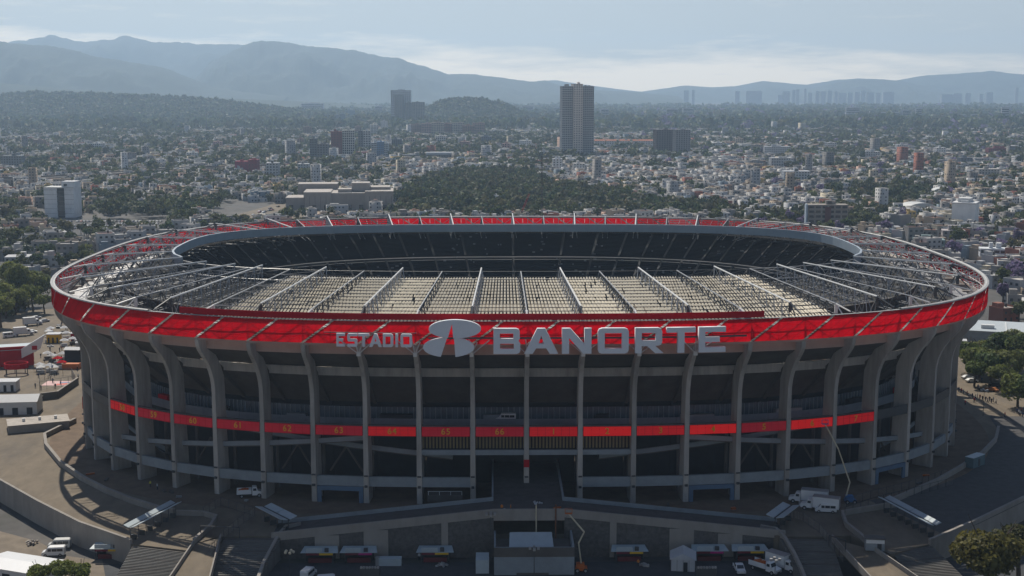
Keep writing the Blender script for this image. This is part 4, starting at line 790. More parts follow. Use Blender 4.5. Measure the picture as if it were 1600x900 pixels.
for x, y, cs in cells:
    if y < 420 and (abs(x) < 172 + 20 * (x < 0) and y < 190): continue
    u, v = uvpix(x, y, GZ)
    if u < -420 or u > 2020: continue
    if v > RT.get(int(round(u / 10)) * 10, 999) + 26: continue
    bad = False
    for kx_, ky_, kw, kd, c_, s_ in keepA:
        if abs(x - kx_) > 75 or abs(y - ky_) > 75: continue
        dx, dy = x - kx_, y - ky_; lx, ly = dx * c_ + dy * s_, -dx * s_ + dy * c_
        if abs(lx) < kw + 3 and -(26 if kw > 19 else 14) < ly < kd + 12: bad = True; break
    if bad: continue
    # open ground: parking lot, avenues, mall forecourt
    if 95 < u < 262 and 343 < v < 366: continue
    if 330 < u < 470 and 318 < v < 352: continue
    if 470 < u < 620 and 326 < v < 348 and random.random() < .8: continue
    if abs((u - 1112) - (335 - v) * 1.18) < 7 and 252 < v < 335: continue
    nz = mnoise.noise(Vector((x / 150, y / 210, 3.))) * .8 + mnoise.noise(Vector((x / 31, y / 31, 9.))) * .3
    tf = zone(u, v)
    if tf + nz * min(1, 3 * (1 - tf)) > random.random() * .9 + .05: ts.append((x, y, cs, u, v, tf))
    else: hs.append((x, y, cs, u, v))
    if cs < 20 and tf < .9 and random.random() < .13: ts.append((x + cs * .5, y + cs * .5, cs * .7, u, v, tf))
    if tf > .9 and cs < 20: ts.append((x + cs * .5, y + cs * .4, cs, u, v, tf))
inview = lambda u, v: -10 < u < 1610
hs.sort(key=lambda c: (not inview(c[3], c[4]), math.hypot(c[0], c[1] + 437))); ts.sort(key=lambda c: (not inview(c[3], c[4]), math.hypot(c[0], c[1] + 437)))
LM += [('the stadium rim', 0, 0)] if False else []
def rank_labels(items, fmt1, fmt2):
    """items: (object, description, x, y): single each one out by its order outward from the landmark it stands by"""
    g = {}
    for o, ds, x, y in items:
        L = min(LM, key=lambda l: math.hypot(l[1] - x, l[2] - y)); g.setdefault((ds, L[0]), []).append((math.hypot(L[1] - x, L[2] - y), o))
    for (ds, ln), lst in g.items():
        lst.sort(key=lambda a: a[0])
        for i, (_, o) in enumerate(lst): o['label'] = fmt1 % (ds, ln) if i == 0 else fmt2 % (ORD[i] if i < 20 else '%dth' % (i + 1), ds, ln)
LM += [('parking lot', *P(180, 355, GZ)[:2]), ('radio mast in the park', *P(846, 352, GZ)[:2]), ('red pavilion', *P(30, 545, 0)[:2])]
NI = 300; items = []
for x, y, cs, u, v in hs[:NI]:
    ai = random.choice([0, 0, 1, 1, 2, 3, 4, 5]); parts, (w_, d_, h_) = HOUSES[ai]; sc = min(1.15, cs * 1.02 / max(w_, d_)) ; ci = random.choices(range(10), WP)[0]; cn, cc = WALLC[ci]; f = random.uniform(.85, 1.1); cc = tuple(c * f for c in cc); rc_ = random.choice(ROOFC)
    o = thing('house', None, 'house', (x, y, GZ), ang + random.choice([0, 0, math.pi / 2, -math.pi / 2]) + random.uniform(-.06, .06) if random.random() < .5 else random.uniform(-.35, .35), 'houses around the stadium'); o.scale = (sc, sc, random.uniform(.92, 1.15))
    for nm, me, c in parts:
        if c is None: link(nm, me, o)
        elif c == 0: link(nm, me, o, color=cc)
        elif c == 1: link(nm, me, o, color=rc_)
        else: link(nm, me, o, c)
    items.append((o, cn + ' ' + ('two-storey', 'three-storey', 'wide two-storey', 'deep three-storey', 'low one-storey', 'four-storey')[ai] + ' house', x, y))
rank_labels(items, '%s first out from the %s', '%s %s out from the %s')
for o, ds, x, y in items:
    l = o['label']
    if not l.split()[0] in ORD: continue
items = []
for x, y, cs, u, v, tf in ts[:NI]:
    ai = random.randrange(5); jac = tf < .8 and u > 1050 and random.random() < .16; col = JAC if jac else random.choice(LEAFC); f = random.uniform(.8, 1.2)
    o = plant(TREES[ai], x, y, GZ, random.uniform(1.0, 1.5) * (1.15 if tf > .9 else 1), None, tuple(c * f for c in col), 'trees around the stadium')
    items.append((o, ('lilac-flowering ' if jac else '') + ('rounded', 'spreading', 'tall', 'broad', 'bushy')[ai] + (' jacaranda' if jac else ' green') + ' tree', x, y))
rank_labels(items, '%s first out from the %s', '%s %s out from the %s')
# --- the rest of the houses as one mass
def far_house_material():
    m = bpy.data.materials.new('far_house_walls'); m.use_nodes = True; t = m.node_tree; b = t.nodes['Principled BSDF']; b.inputs['Roughness'].default_value = .85; b.inputs['Specular IOR Level'].default_value = .2
    a = N(t, 'ShaderNodeAttribute', attribute_name='Col'); uv = N(t, 'ShaderNodeUVMap'); sp_ = N(t, 'ShaderNodeSeparateXYZ'); t.links.new(uv.outputs[0], sp_.inputs[0])
    fx = M(t, 'FRACT', M(t, 'DIVIDE', sp_.outputs[0], 3.1)); fy = M(t, 'FRACT', M(t, 'DIVIDE', sp_.outputs[1], 2.9))
    def win(f, lo, hi): return M(t, 'MULTIPLY', M(t, 'GREATER_THAN', f, lo), M(t, 'LESS_THAN', f, hi))
    cell = N(t, 'ShaderNodeTexWhiteNoise', noise_dimensions='3D'); cm = N(t, 'ShaderNodeCombineXYZ'); t.links.new(M(t, 'FLOOR', M(t, 'DIVIDE', sp_.outputs[0], 3.1)), cm.inputs[0]); t.links.new(M(t, 'FLOOR', M(t, 'DIVIDE', sp_.outputs[1], 2.9)), cm.inputs[1]); t.links.new(cm.outputs[0], cell.inputs['Vector'])
    mk = M(t, 'MULTIPLY', M(t, 'MULTIPLY', win(fx, .3, .72), win(fy, .32, .76)), M(t, 'GREATER_THAN', cell.outputs['Value'], .3)); mk = M(t, 'MULTIPLY', mk, M(t, 'GREATER_THAN', sp_.outputs[1], 0.0))
    mx = N(t, 'ShaderNodeMix', data_type='RGBA'); t.links.new(mk, mx.inputs['Factor']); t.links.new(a.outputs['Color'], mx.inputs['A']); mx.inputs['B'].default_value = (.03, .035, .045, 1); t.links.new(mx.outputs['Result'], b.inputs['Base Color']); return m
def mass_houses(name, lst, detail, label):
    if not lst: return
    n = len(lst); r = np.random.default_rng(5); c = np.array([(l[0], l[1], l[2]) for l in lst]); w = c[:, 2] * r.uniform(.62, .98, n); d = c[:, 2] * r.uniform(.62, .98, n); big = c[:, 2] > 20
    fl = r.choice([1, 2, 2, 2, 3, 3], n); tall = r.random(n) < .004; fl = np.where(tall, r.integers(5, 11, n), fl); h = fl * 2.9 + .3; h = np.where(big, h * .9, h); w = np.where(big, w * .6, w); d = np.where(big, d * .6, d)
    lg = (r.random(n) < .05) & ~big; w = np.where(lg, w * r.uniform(1.4, 2.4, n), w); d = np.where(lg, d * r.uniform(1.2, 1.8, n), d)
    a = np.where(r.random(n) < .5, ang, r.uniform(-.5, .5, n)); wi = r.choice(10, n, p=WP); wc = np.array([WALLC[i][1] for i in wi]) * r.uniform(.7, 1.15, (n, 1)); rcx = np.array(ROOFC)[r.integers(0, len(ROOFC), n)] * r.uniform(.8, 1.1, (n, 1))
    def ring(s, z): return np.stack([np.stack([sx * w / 2 * 1 - sx * s, sy * d / 2 - sy * s, z], 1) for sx, sy in ((-1, -1), (1, -1), (1, 1), (-1, 1))], 1)
    zz = np.zeros(n); rings = [ring(0, zz - .5), ring(0, h + (.8 if detail else 0))]; cols = [wc, wc]
    if detail: rings += [ring(.28, h + .8), ring(.28, h), ring(.28, h)]; cols += [wc, wc * .9, rcx]
    else: rings += [ring(0, h)]; cols += [rcx]
    # a little roof room on top
    k = r.random(n) < (.75 if detail else .35); w2 = np.where(k, r.uniform(.2, .45, n), .05); ox = r.uniform(-.2, .2, n) * w; oy = r.uniform(-.1, .25, n) * d; hh = np.where(k, r.uniform(1.2, 2.7, n), .1)
    rr = [np.stack([np.stack([ox + sx * w * w2 / 2, oy + sy * d * w2 / 2, h + e], 1) for sx, sy in ((-1, -1), (1, -1), (1, 1), (-1, 1))], 1) for e in (zz, hh)]
    rings += rr + [rr[1]]; cols += [wc * .9, wc * .9, rcx]
    m = len(rings); V = np.stack(rings, 1); C = np.repeat(np.stack(cols, 1)[:, :, None, :], 4, 2)
    ca, sa = np.cos(a)[:, None, None], np.sin(a)[:, None, None]; X = V[..., 0] * ca - V[..., 1] * sa + c[:, 0][:, None, None]; Y = V[..., 0] * sa + V[..., 1] * ca + c[:, 1][:, None, None]; Z = V[..., 2] + GZ
    V = np.stack([X, Y, Z], -1).reshape(-1, 3); C = C.reshape(-1, 3); F, UV = [], []
    base = (np.arange(n) * m * 4)[:, None]
    def side(r0, r1, uvm):
        for j in range(4):
            F.append(base + np.array([[r0 * 4 + j, r0 * 4 + (j + 1) % 4, r1 * 4 + (j + 1) % 4, r1 * 4 + j]])); L_ = (w if j % 2 == 0 else d)
            if uvm: o_ = np.floor(r.uniform(0, 50, n)) * 31.; z_ = np.zeros(n); UV.append(np.stack([np.stack([o_, z_ - .5], 1), np.stack([o_ + L_, z_ - .5], 1), np.stack([o_ + L_, h], 1), np.stack([o_, h], 1)], 1))
            else: UV.append(np.full((n, 4, 2), -9.))
    def cap(r0): F.append(base + np.array([[r0 * 4, r0 * 4 + 1, r0 * 4 + 2, r0 * 4 + 3]])); UV.append(np.full((n, 4, 2), -9.))
    side(0, 1, True)
    if detail: side(1, 2, False); side(2, 3, False); cap(4); side(5, 6, False); cap(7)
    else: cap(2); side(3, 4, False); cap(5)
    link(name, npmesh(name, V, np.concatenate(F), fhm, C, np.concatenate(UV)), kind='stuff', label=label)
fhm = far_house_material(); rest = hs[NI:]
mass_houses('house_mass', [l for l in rest if l[2] < 20], True, 'dense low houses covering the city beyond the stadium'); mass_houses('distant_house_mass', [l for l in rest if l[2] >= 20], False, 'hazy far city of low buildings reaching the hills')
def mass_trees(name, lst, quads, leaf, label, rad):
    n = len(lst); r = np.random.default_rng(11); tv = [crown_quads(quads, 5, leaf, 200 + i, solid=.6) for i in range(6)]; Vs, Fs, Cs = [], [], []; off = 0
    zb = np.array([l[6] if len(l) > 6 else GZ for l in lst]); c = np.array([(l[0], l[1], l[2]) for l in lst]); s = c[:, 2] * r.uniform(rad * .75, rad * 1.3, n); hz_ = r.uniform(.75, 1.35, n); a = r.uniform(0, 6.28, n); ti = r.integers(0, 6, n)
    col = np.array(LEAFC)[r.integers(0, 6, n)] * r.uniform(.7, 1.25, (n, 1)); jq = (r.random(n) < .06) & (np.array([l[3] for l in lst]) > 1000) & (np.array([l[5] for l in lst]) < .8); col[jq] = np.array(JAC)
    for i in range(6):
        k = np.where(ti == i)[0]; V0, F0 = tv[i]; V = V0[None] * s[k][:, None, None] * np.stack([np.ones(len(k)), np.ones(len(k)), hz_[k]], 1)[:, None, :]; ca, sa = np.cos(a[k])[:, None], np.sin(a[k])[:, None]
        X = V[..., 0] * ca - V[..., 1] * sa + c[k, 0][:, None]; Y = V[..., 0] * sa + V[..., 1] * ca + c[k, 1][:, None]; Z = V[..., 2] + zb[k][:, None] + (s[k] * hz_[k] * .95 + 1.2)[:, None]
        Vs.append(np.stack([X, Y, Z], -1).reshape(-1, 3)); Fs.append((F0[None] + (np.arange(len(k)) * len(V0))[:, None, None]).reshape(-1, 4) + off); Cs.append(np.repeat(col[k], len(V0), 0)); off += len(k) * len(V0)
    link(name, npmesh(name, np.concatenate(Vs), np.concatenate(Fs), m_leaf_s, np.concatenate(Cs)), kind='stuff', label=label)
rest = ts[NI:]
mass_trees('tree_mass', [l for l in rest if l[2] < 11], 90, .24, 'dense trees filling the park and streets beyond the stadium', .50)
mass_trees('middle_tree_mass', [l for l in rest if 11 <= l[2] < 20], 34, .36, 'tree belts among the middle distance city', .46)
mass_trees('distant_tree_mass', [l for l in rest if l[2] >= 20], 16, .5, 'hazy far tree cover between distant buildings', .46)
hl = []
for V_, nm, Y_ in HILLS:
    if nm != 'hills' or Y_ == 6600: continue
    cnt = {6600: 1800, 4700: 15000, 4300: 3500}[Y_]; nu_, nv_ = V_.shape[:2]; i_ = rng.uniform(0, nu_ - 1.01, cnt); j_ = rng.uniform(2, nv_ * .8, cnt); i0_, j0_ = i_.astype(int), j_.astype(int); a_, b_ = (i_ - i0_)[:, None], (j_ - j0_)[:, None]
    pt = (V_[i0_, j0_] * (1 - a_) + V_[i0_ + 1, j0_] * a_) * (1 - b_) + (V_[i0_, j0_ + 1] * (1 - a_) + V_[i0_ + 1, j0_ + 1] * a_) * b_
    hl += [(p[0], p[1], 30 if Y_ > 6000 else 22, 0, 0, .9, p[2] - 1) for p in pt]
mass_trees('hillside_wood', hl, 12, .5, 'woods covering the low hazy hills', .42)
print('houses', len(hs), 'trees', len(ts))
# ------------------------------------------------------------------ esplanade, ramps, stairs
m_asph = mat('worn_asphalt', (.08, .077, .075), .9, var=.35, scale=.5, dirt=.5, bump=.1)
m_plaza = mat('plaza_concrete', (.175, .142, .102), .9, var=.3, scale=.3, dirt=.75, bump=.2, stretch=(1, .45, 1))
m_dirt = mat('bare_earth', (.16, .115, .08), .95, var=.35, scale=.3, bump=.4)
m_yard = mat('yard_asphalt', (.05, .054, .06), .85, var=.45, scale=.4, dirt=.4)
m_step = mat('worn_step_concrete', (.14, .135, .125), .9, var=.2, scale=.5, dirt=.3)
m_kerb = mat('rendered_wall', (.29, .265, .235), .85, var=.18, scale=.4, dirt=.35, stretch=(1, 1, .4))
m_stone = mat('dark_rubble_stone', (.10, .095, .09), .95, var=.5, scale=1.2, bump=.6)
m_canopy = mat('canopy_panel', (.42, .48, .50), .45, var=.1)
m_vw = mat('white_vehicle_paint', (.70, .70, .69), .35, var=.05, spec=.5)
m_tyre = mat('tyre_rubber', (.02, .02, .02), .9, var=.1)
m_orange = mat('orange_machine_paint', (.50, .12, .02), .5, var=.15)
m_cream = mat('cream_machine_paint', (.55, .48, .34), .5, var=.1)
m_blue = mat('blue_machine_paint', (.03, .14, .34), .5, var=.1)
m_yel = mat('yellow_strip', (.70, .42, .02), .5, var=.05); m_mag = mat('magenta_strip', (.45, .02, .18), .5, var=.05)
m_tent = mat('white_tent_fabric', (.70, .71, .72), .6, var=.06, trans=.3)
m_paint = mat('object_paint', (.5, .5, .5), .4, objcol=True, var=.06, spec=.5)
m_cloth = mat('object_cloth', (.5, .5, .5), .9, objcol=True, var=.1)
edge = [(-300, -40), (-230, -58), (-175, -80)] + [P(u, v, 0)[:2] for u, v in ((0, 755), (60, 789), (125, 822), (205, 850), (292, 860), (303, 850), (342, 838), (440, 838))] + [(-54, -145.6), (54, -145.6)] + [P(u, v, 0)[:2] for u, v in ((1216, 838), (1300, 838), (1330, 836), (1392, 866), (1452, 850), (1480, 838), (1530, 816), (1600, 782))] + [(165, -95), (190, -70), (215, -20), (215, 60), (195, 150), (150, 190), (-180, 190), (-260, 150), (-330, 90)]
MB().prism(edge, GZ - .5, 0).build('esplanade', m_plaza, kind='structure')
ringk = [S(k / 2, 9.5, .012)[:2] for k in range(-46, 47)]; inn = [S(k / 2, -30, .012)[:2] for k in range(46, -47, -1)]
vs = [(x, y, .012) for x, y in ringk] + [(x, y, .012) for x, y in inn[::-1]]; n = len(ringk)
MB().add(vs, [(i, i + 1, n + i + 1, n + i) for i in range(n - 1)]).build('bare_ground', m_dirt, kind='structure')
MB().add([(140, -150, GZ + .004), (-260, -150, GZ + .004), (-260, -330, GZ + .004), (260, -330, GZ + .004), (260, -60, GZ + .004), (140, -60, GZ + .004)], [(0, 1, 2, 3, 4, 5)]).build('yard_paving', m_yard, kind='structure')
q = [P(u, v, GZ + .009) for u, v in ((-200, 760), (0, 830), (60, 846), (100, 868), (160, 876), (170, 930), (0, 980), (-200, 980))]; MB().add(q, [tuple(range(8))]).build('dirt_lot', mat('dusty_lot', (.20, .165, .125), .95, var=.3, scale=.35, dirt=.35), kind='structure')
# dark road on the right and the sunlit one on the left
rr_ = [P(u, v, 0) for u, v in ((1440, 752), (1500, 728), (1545, 700), (1560, 672), (1545, 650))]
rd = [(x, y, .006) for x, y, _ in rr_] + [(175, -38, .006), (200, -60, .006), (165, -93, .006)] + [(P(u, v)[0], P(u, v)[1], .006) for u, v in ((1600, 784), (1530, 818), (1480, 838), (1400, 800), (1330, 770))]
MB().add(rd, [tuple(range(len(rd)))]).build('road', m_asph, kind='structure')
def wallthing(name, label, pts, w, h, m=m_kerb, cat='wall', base=None, coping=True, group=None):
    o = thing(name, label, cat, (0, 0, 0), 0, group); MB().path(pts, w, h).build('wall', m, o)
    if coping: MB().path([(p[0], p[1], p[2] + h + .003) for p in pts], w + .16, .14).build('coping', m_kerb, o)
    return o
def PZ(lst): return [P(u, v, z) for u, v, z in lst]
wallthing('retaining_wall', 'tall curved wall along the outer edge of the sunlit plaza', [(x, y, GZ) for x, y in edge[:7]], .5, 6.0)
wallthing('low_wall', 'low curved wall between sunlit plaza and the bare earth under the columns', PZ([(118, 660, 0), (70, 684, 0), (72, 700, 0), (95, 728, 0), (130, 752, 0), (165, 770, 0), (205, 786, 0), (250, 800, 0), (272, 804, 0)]), .7, 1.3)
wallthing('low_wall', 'low wall at the top of the left stairs curving round the landing', PZ([(275, 805, 0), (318, 806, 0), (338, 812, 0), (330, 826, 0), (303, 850, 0)]), .5, 1.1)
wallthing('retaining_wall', 'outer wall of the dark road beside the sunlit tree', [(x, y, GZ) for x, y in [e for e in edge[17:22]]], .5, 6.0)
wallthing('low_wall', 'low curved wall along the dark road under the right columns', PZ([(1560, 672, 0), (1556, 690, 0), (1535, 712, 0), (1500, 735, 0), (1465, 755, 0), (1420, 775, 0), (1385, 790, 0)]), .6, 1.2)
wallthing('low_wall', 'low wall curling round the landing by the parked white van', PZ([(1400, 792, 0), (1350, 800, 0), (1316, 806, 0), (1322, 824, 0), (1345, 842, 0), (1362, 858, 0)]), .5, 1.2)
# rising causeway to the central deck
DZ = 5.3; HX = 8.0
cw = thing('causeway', 'concrete causeway ramping up from both sides to the central entrance deck', 'ramp')
def slab(x0, x1, z0, z1, y0, y1, bot): return MB().hexa([(x0, y0, bot), (x1, y0, bot), (x1, y1, bot), (x0, y1, bot)], [(x0, y0, z0), (x1, y0, z1), (x1, y1, z1), (x0, y1, z0)])
for sg in (-1, 1):
    xs = sorted((sg * 58, sg * HX)); zs = (0.02, DZ) if sg < 0 else (DZ, .02)
    slab(xs[0], xs[1], zs[0], zs[1], -146.6, -137.5, GZ - .3).build('ramp_body', m_asph, cw)
    yy_ = -146.85; MB().hexa([(xs[0], -147.1, zs[0] - .9), (xs[1], -147.1, zs[1] - .9), (xs[1], -146.61, zs[1] - .9), (xs[0], -146.61, zs[0] - .9)], [(xs[0], -147.1, zs[0] + 1.05), (xs[1], -147.1, zs[1] + 1.05), (xs[1], -146.61, zs[1] + 1.05), (xs[0], -146.61, zs[0] + 1.05)]).build('front_parapet', m_kerb, cw)
    MB().hexa([(xs[0], -137.49, zs[0] - 1.2), (xs[1], -137.49, zs[1] - 1.2), (xs[1], -137.1, zs[1] - 1.2), (xs[0], -137.1, zs[0] - 1.2)], [(xs[0], -137.49, zs[0] + .9), (xs[1], -137.49, zs[1] + .9), (xs[1], -137.1, zs[1] + .9), (xs[0], -137.1, zs[0] + .9)]).build('rear_parapet', m_conc_b, cw)
    MB().hexa([(xs[0], -146.95, GZ), (xs[1], -146.95, GZ), (xs[1], -146.62, GZ), (xs[0], -146.62, GZ)], [(xs[0], -146.95, zs[0] - .91), (xs[1], -146.95, zs[1] - .91), (xs[1], -146.62, zs[1] - .91), (xs[0], -146.62, zs[0] - .91)]).build('stone_face', m_stone, cw)
    for f in (.25, .47, .78):
        x = sg * (58 - 50 * f); zt = DZ * f - .9; MB().box((x, -147.05, (GZ + zt) / 2), (5.5 - 4 * (f > .7), .18, zt - GZ)).build('render_panel', m_kerb, cw)
fbox(MB(), -HX, HX, -146.6, -100, DZ - 1.1, DZ).build('deck', m_asph, cw)
fbox(MB(), -HX, HX, -147.1, -146.61, DZ - 1.6, DZ + 1.05).build('front_parapet', m_kerb, cw)
for sg in (-1, 1): fbox(MB(), sg * HX - .2 + .21 * sg, sg * HX + .2 + .21 * sg, -137.05, -104, DZ - 1.1, DZ + 1.0).build('side_parapet', m_conc_b, cw)
for sg in (-1, 1):
    for yy_ in (-133, -127): fbox(MB(), sg * 6.5 - .5, sg * 6.5 + .5, yy_ - .5, yy_ + .5, 0, DZ - 1.1).build('support_pier', m_conc, cw)
# white stains and debris on the deck
for x, y, s in ((2.2, -139.5, .9), (-5.6, -144.5, .4), (6.5, -143.5, .7)):
    b = MB()
    for i in range(9): b.box((random.uniform(-s, s), random.uniform(-s, s), .15), (random.uniform(.2, .7), random.uniform(.2, .6), .3), random.uniform(0, 3))
    b.build('debris_heap', m_tent if x < 5 else m_orange, loc=(x, y, DZ), label={2.2: 'white plastic rubble heap lying mid-way on the entrance deck', -5.6: 'small pale rubble heap near the left deck corner', 6.5: 'orange mesh barrier bundle at the right deck corner'}[x], cat='debris')
def stairs(name, label, tl, tr, bl, br, n, z0=0., z1=GZ):
    o = thing(name, label, 'stairs')
    for i in range(n):
        f0, f1 = i / n, (i + 1) / n; a, b = Vector(tl).lerp(Vector(bl), f0), Vector(tr).lerp(Vector(br), f0); c, d = Vector(tr).lerp(Vector(br), f1), Vector(tl).lerp(Vector(bl), f1); z = z0 + (z1 - z0) * (i + 1) / n
        MB().hexa([(p.x, p.y, GZ - .3) for p in (a, b, c, d)], [(p.x, p.y, z) for p in (a, b, c, d)]).build('step', m_step if i % 7 else m_conc_d, o)
    return o
LO = 925
stairs('stairs', 'broad stairs below the long canopy at the left plaza', P(207, 852), P(292, 862), P(168, LO, GZ), P(250, LO, GZ), 30)
stairs('stairs', 'stairs between the left footbridge and the booth yard', P(350, 840), P(438, 840), P(312, LO, GZ), P(396, LO, GZ), 30)
stairs('stairs', 'stairs between the booth yard and the right footbridge', P(1218, 840), P(1298, 842), P(1262, LO, GZ), P(1326, LO, GZ), 30)
stairs('stairs', 'broad stairs under the long canopy by the sunlit tree', P(1394, 862), P(1456, 852), P(1440, LO, GZ), P(1530, LO, GZ), 30)
for lab, q in (('concrete footbridge ramp running down between the two left stairs', [(303, 851, 0), (345, 840, 0), (322, 930, -2.4), (250, 930, -2.4)]), ('concrete footbridge ramp running down between the two right stairs', [(1300, 842, 0), (1362, 858, 0), (1452, 920, -2.4), (1372, 920, -2.4)])):
    o = thing('footbridge', lab, 'footbridge'); t4 = [P(*p) for p in q]; MB().hexa([(x, y, z - 1) for x, y, z in t4], t4).build('deck', m_plaza, o)
    for a, b in ((0, 3), (1, 2)): MB().path([(t4[a][0], t4[a][1], t4[a][2] - .6), (t4[b][0], t4[b][1], t4[b][2] - .6)], .3, 1.6).build('parapet', m_kerb, o)
wallthing('stair_wall', 'light curved wall between the left stairs and the booth yard', PZ([(470, 828, -.6), (448, 832, -.6), (436, 845, -1.2), (424, 868, -2.6), (412, 890, -3.8), (400, 925, -4.9)]), .55, 1.7)
wallthing('stair_wall', 'light curved wall between the booth yard and the right stairs', PZ([(1188, 832, -.6), (1212, 836, -.6), (1226, 850, -1.2), (1240, 874, -2.6), (1250, 895, -3.8), (1262, 925, -4.9)]), .55, 1.7)
def fence(label, pts, h=2.2, sp=2.6):
    o = thing('fence', label, 'fence'); pm = MB().tube((0, 0, 0), (0, 0, h), .05, 5).mesh('post', m_steel_d)
    for a, b in zip(pts, pts[1:]):
        a, b = Vector(a), Vector(b); n = max(1, int((b - a).length / sp))
        for i in range(n): link('post', pm, o, a.lerp(b, i / n))
    MB().path([(p[0], p[1], p[2] + h - .1) for p in pts], .05, .07).path([(p[0], p[1], p[2] + .15) for p in pts], .05, .06).build('rail', m_steel_d, o)
    wb = MB()
    for a, b in zip(pts, pts[1:]):
        a, b = Vector(a), Vector(b); n = max(2, int((b - a).length / .45))
        for i in range(n): p = a.lerp(b, i / n); wb.tube(p + Vector((0, 0, .15)), p + Vector((0, 0, h - .1)), .015, 3, cap=False)
    wb.build('fence_wires', m_steel, o, kind='stuff'); return o
fence('mesh fence along the left footbridge above the stairs', PZ([(398, 806, 0), (372, 824, 0), (350, 842, 0), (328, 870, -1)]))
fence('mesh fence round the left landing', PZ([(318, 806, .0), (345, 790, 0), (395, 806, 0)]))
fence('mesh fence curving down beside the right stairs', PZ([(1225, 806, 0), (1255, 815, 0), (1280, 832, 0), (1304, 862, -.4), (1318, 880, -1)]))
fence('mesh fence behind the long right canopy', PZ([(1320, 806, 0), (1380, 786, 0), (1440, 772, 0), (1490, 758, 0)]))
fence('fence line at the edge of the earth strip under the right columns', PZ([(1310, 796, 0), (1360, 780, 0), (1420, 765, 0), (1480, 745, 0)]))
fence('fence enclosing the pink court by the left columns', PZ([(62, 610, 0), (62, 596, 0), (85, 588, 0), (112, 588, 0), (118, 600, 0), (62, 610, 0)]), 3)
for lab, p, wd, rz in (('dark gate across the left footbridge', P(344, 840), 9, R(-6)), ('dark gate frame beside the right footbridge', P(1308, 858, -.3), 4.5, R(-52))):
    o = thing('gate', lab, 'gate', p, rz); MB().box((-wd / 2, 0, 1.3), (.15, .15, 2.6)).build('post', m_steel_d, o); MB().box((wd / 2, 0, 1.3), (.15, .15, 2.6)).build('post', m_steel_d, o); MB().box((0, 0, 2.55), (wd - .2, .12, .18)).build('top_bar', m_steel_d, o)
    bb = MB()
    for i in range(int(wd / .3)): bb.tube((-wd / 2 + .15 + i * .3, 0, .1), (-wd / 2 + .15 + i * .3, 0, 2.45), .03, 4, cap=False)
    bb.build('bars', m_steel_d, o, kind='stuff')
# turnstile canopies
def canopy(label, a, b, wd, hgt=3.1):
    a, b = Vector(a), Vector(b); L_ = (b - a).length; ang_ = math.atan2(b.y - a.y, b.x - a.x); mid = (a + b) / 2; o = thing('turnstile_canopy', label, 'canopy', (mid.x, mid.y, a.z), ang_, 'turnstile canopies')
    for sg in (-1, 1):
        for j in range(2):
            x0, x1 = -L_ / 2 + L_ / 2 * j + .12 * j, L_ / 2 * j - .0 + (0 if j else 0); x1 = 0 - .12 if j == 0 else L_ / 2
            y0, y1 = sg * .28, sg * wd / 2
            MB().hexa([(x0, y0, hgt), (x1, y0, hgt), (x1, y1, hgt + .45), (x0, y1, hgt + .45)], [(x0, y0, hgt + .14), (x1, y0, hgt + .14), (x1, y1, hgt + .6), (x0, y1, hgt + .6)]).build('roof_panel', m_canopy, o)
    MB().box((0, 0, hgt - .05), (L_, .5, .18)).build('gutter', m_steel_d, o)
    n = max(2, int(L_ / 3))
    for i in range(n + 1): MB().tube((-L_ / 2 + .3 + (L_ - .6) * i / n, 0, 0), (-L_ / 2 + .3 + (L_ - .6) * i / n, 0, hgt - .15), .09, 6).build('post', m_steel_d, o)
    for i in range(n): MB().box((-L_ / 2 + (L_) * (i + .5) / n, 0, .55), (.35, 1.3, 1.1)).build('turnstile', m_steel_d, o)
canopy('long turnstile canopy at the left plaza stairs', P(203, 846), P(276, 806), 3.0); canopy('short turnstile canopy at the top of the left inner stairs', P(412, 812), P(452, 833), 4.2)
canopy('short turnstile canopy at the top of the right inner stairs', P(1210, 830), P(1236, 810), 4.2); canopy('long turnstile canopy by the sunlit tree', P(1380, 798), P(1460, 842), 3.2)
# ticket booths under the causeway
def booth(i, u, v, strip, lab, y=None):
    x, yy_, z = P(u, v, GZ); yy_ = -149.3 if y is None else y
    x = zat(u, v, yy_)[0]; o = thing('ticket_booth', lab, 'booth', (x, yy_, GZ), 0, 'ticket booths under the causeway')
    fbox(MB(), -3.2, 3.2, .8, 2.0, 0, 2.5).build('back_wall', m_dark, o); fbox(MB(), -2.6, 2.6, -.5, .1, 0, 1.0).build('counter', mat('dark_red_counter', (.14, .02, .025), .6), o)
    MB().hexa([(-4.2, -1.4, 2.55), (4.2, -1.4, 2.55), (3.7, 2, 2.95), (-3.7, 2, 2.95)], [(-4.2, -1.4, 2.65), (4.2, -1.4, 2.65), (3.7, 2, 3.05), (-3.7, 2, 3.05)]).build('roof_panel', m_canopy, o)
    MB().box((-1.2, -1.5, 3.25), (3.6, .12, 1.0)).build('sign_board', m_canopy, o); MB().box((1.5, -1.47, 2.32), (3.0, .1, .42)).build('colour_strip', strip, o); MB().box((-1.5, -1.47, 2.32), (2.9, .1, .42)).build('colour_strip', mat('maroon_strip', (.16, .015, .03), .5), o); MB().box((1.6, -.9, 3.1), (.9, .7, .8)).build('roof_unit', m_steel_d, o)
    for sx in (-3, 3): MB().tube((sx, -1.2, 0), (sx, -1.2, 2.52), .07, 5).build('post', m_steel_d, o)
for i, (u, st, lab) in enumerate(((500, m_yel, 'ticket booth with yellow strip, first from the left stair wall'), (561, m_mag, 'ticket booth with magenta strip on the left of the yard'), (680, m_yel, 'ticket booth with yellow strip just left of the central service building'), (983, m_yel, 'ticket booth with yellow strip between the boom lift and the white tent'), (1108, m_mag, 'ticket booth with magenta strip right behind the white tent'), (1171, m_yel, 'ticket booth with yellow strip, last before the right stair wall'))): booth(i, u, 862, st, lab)
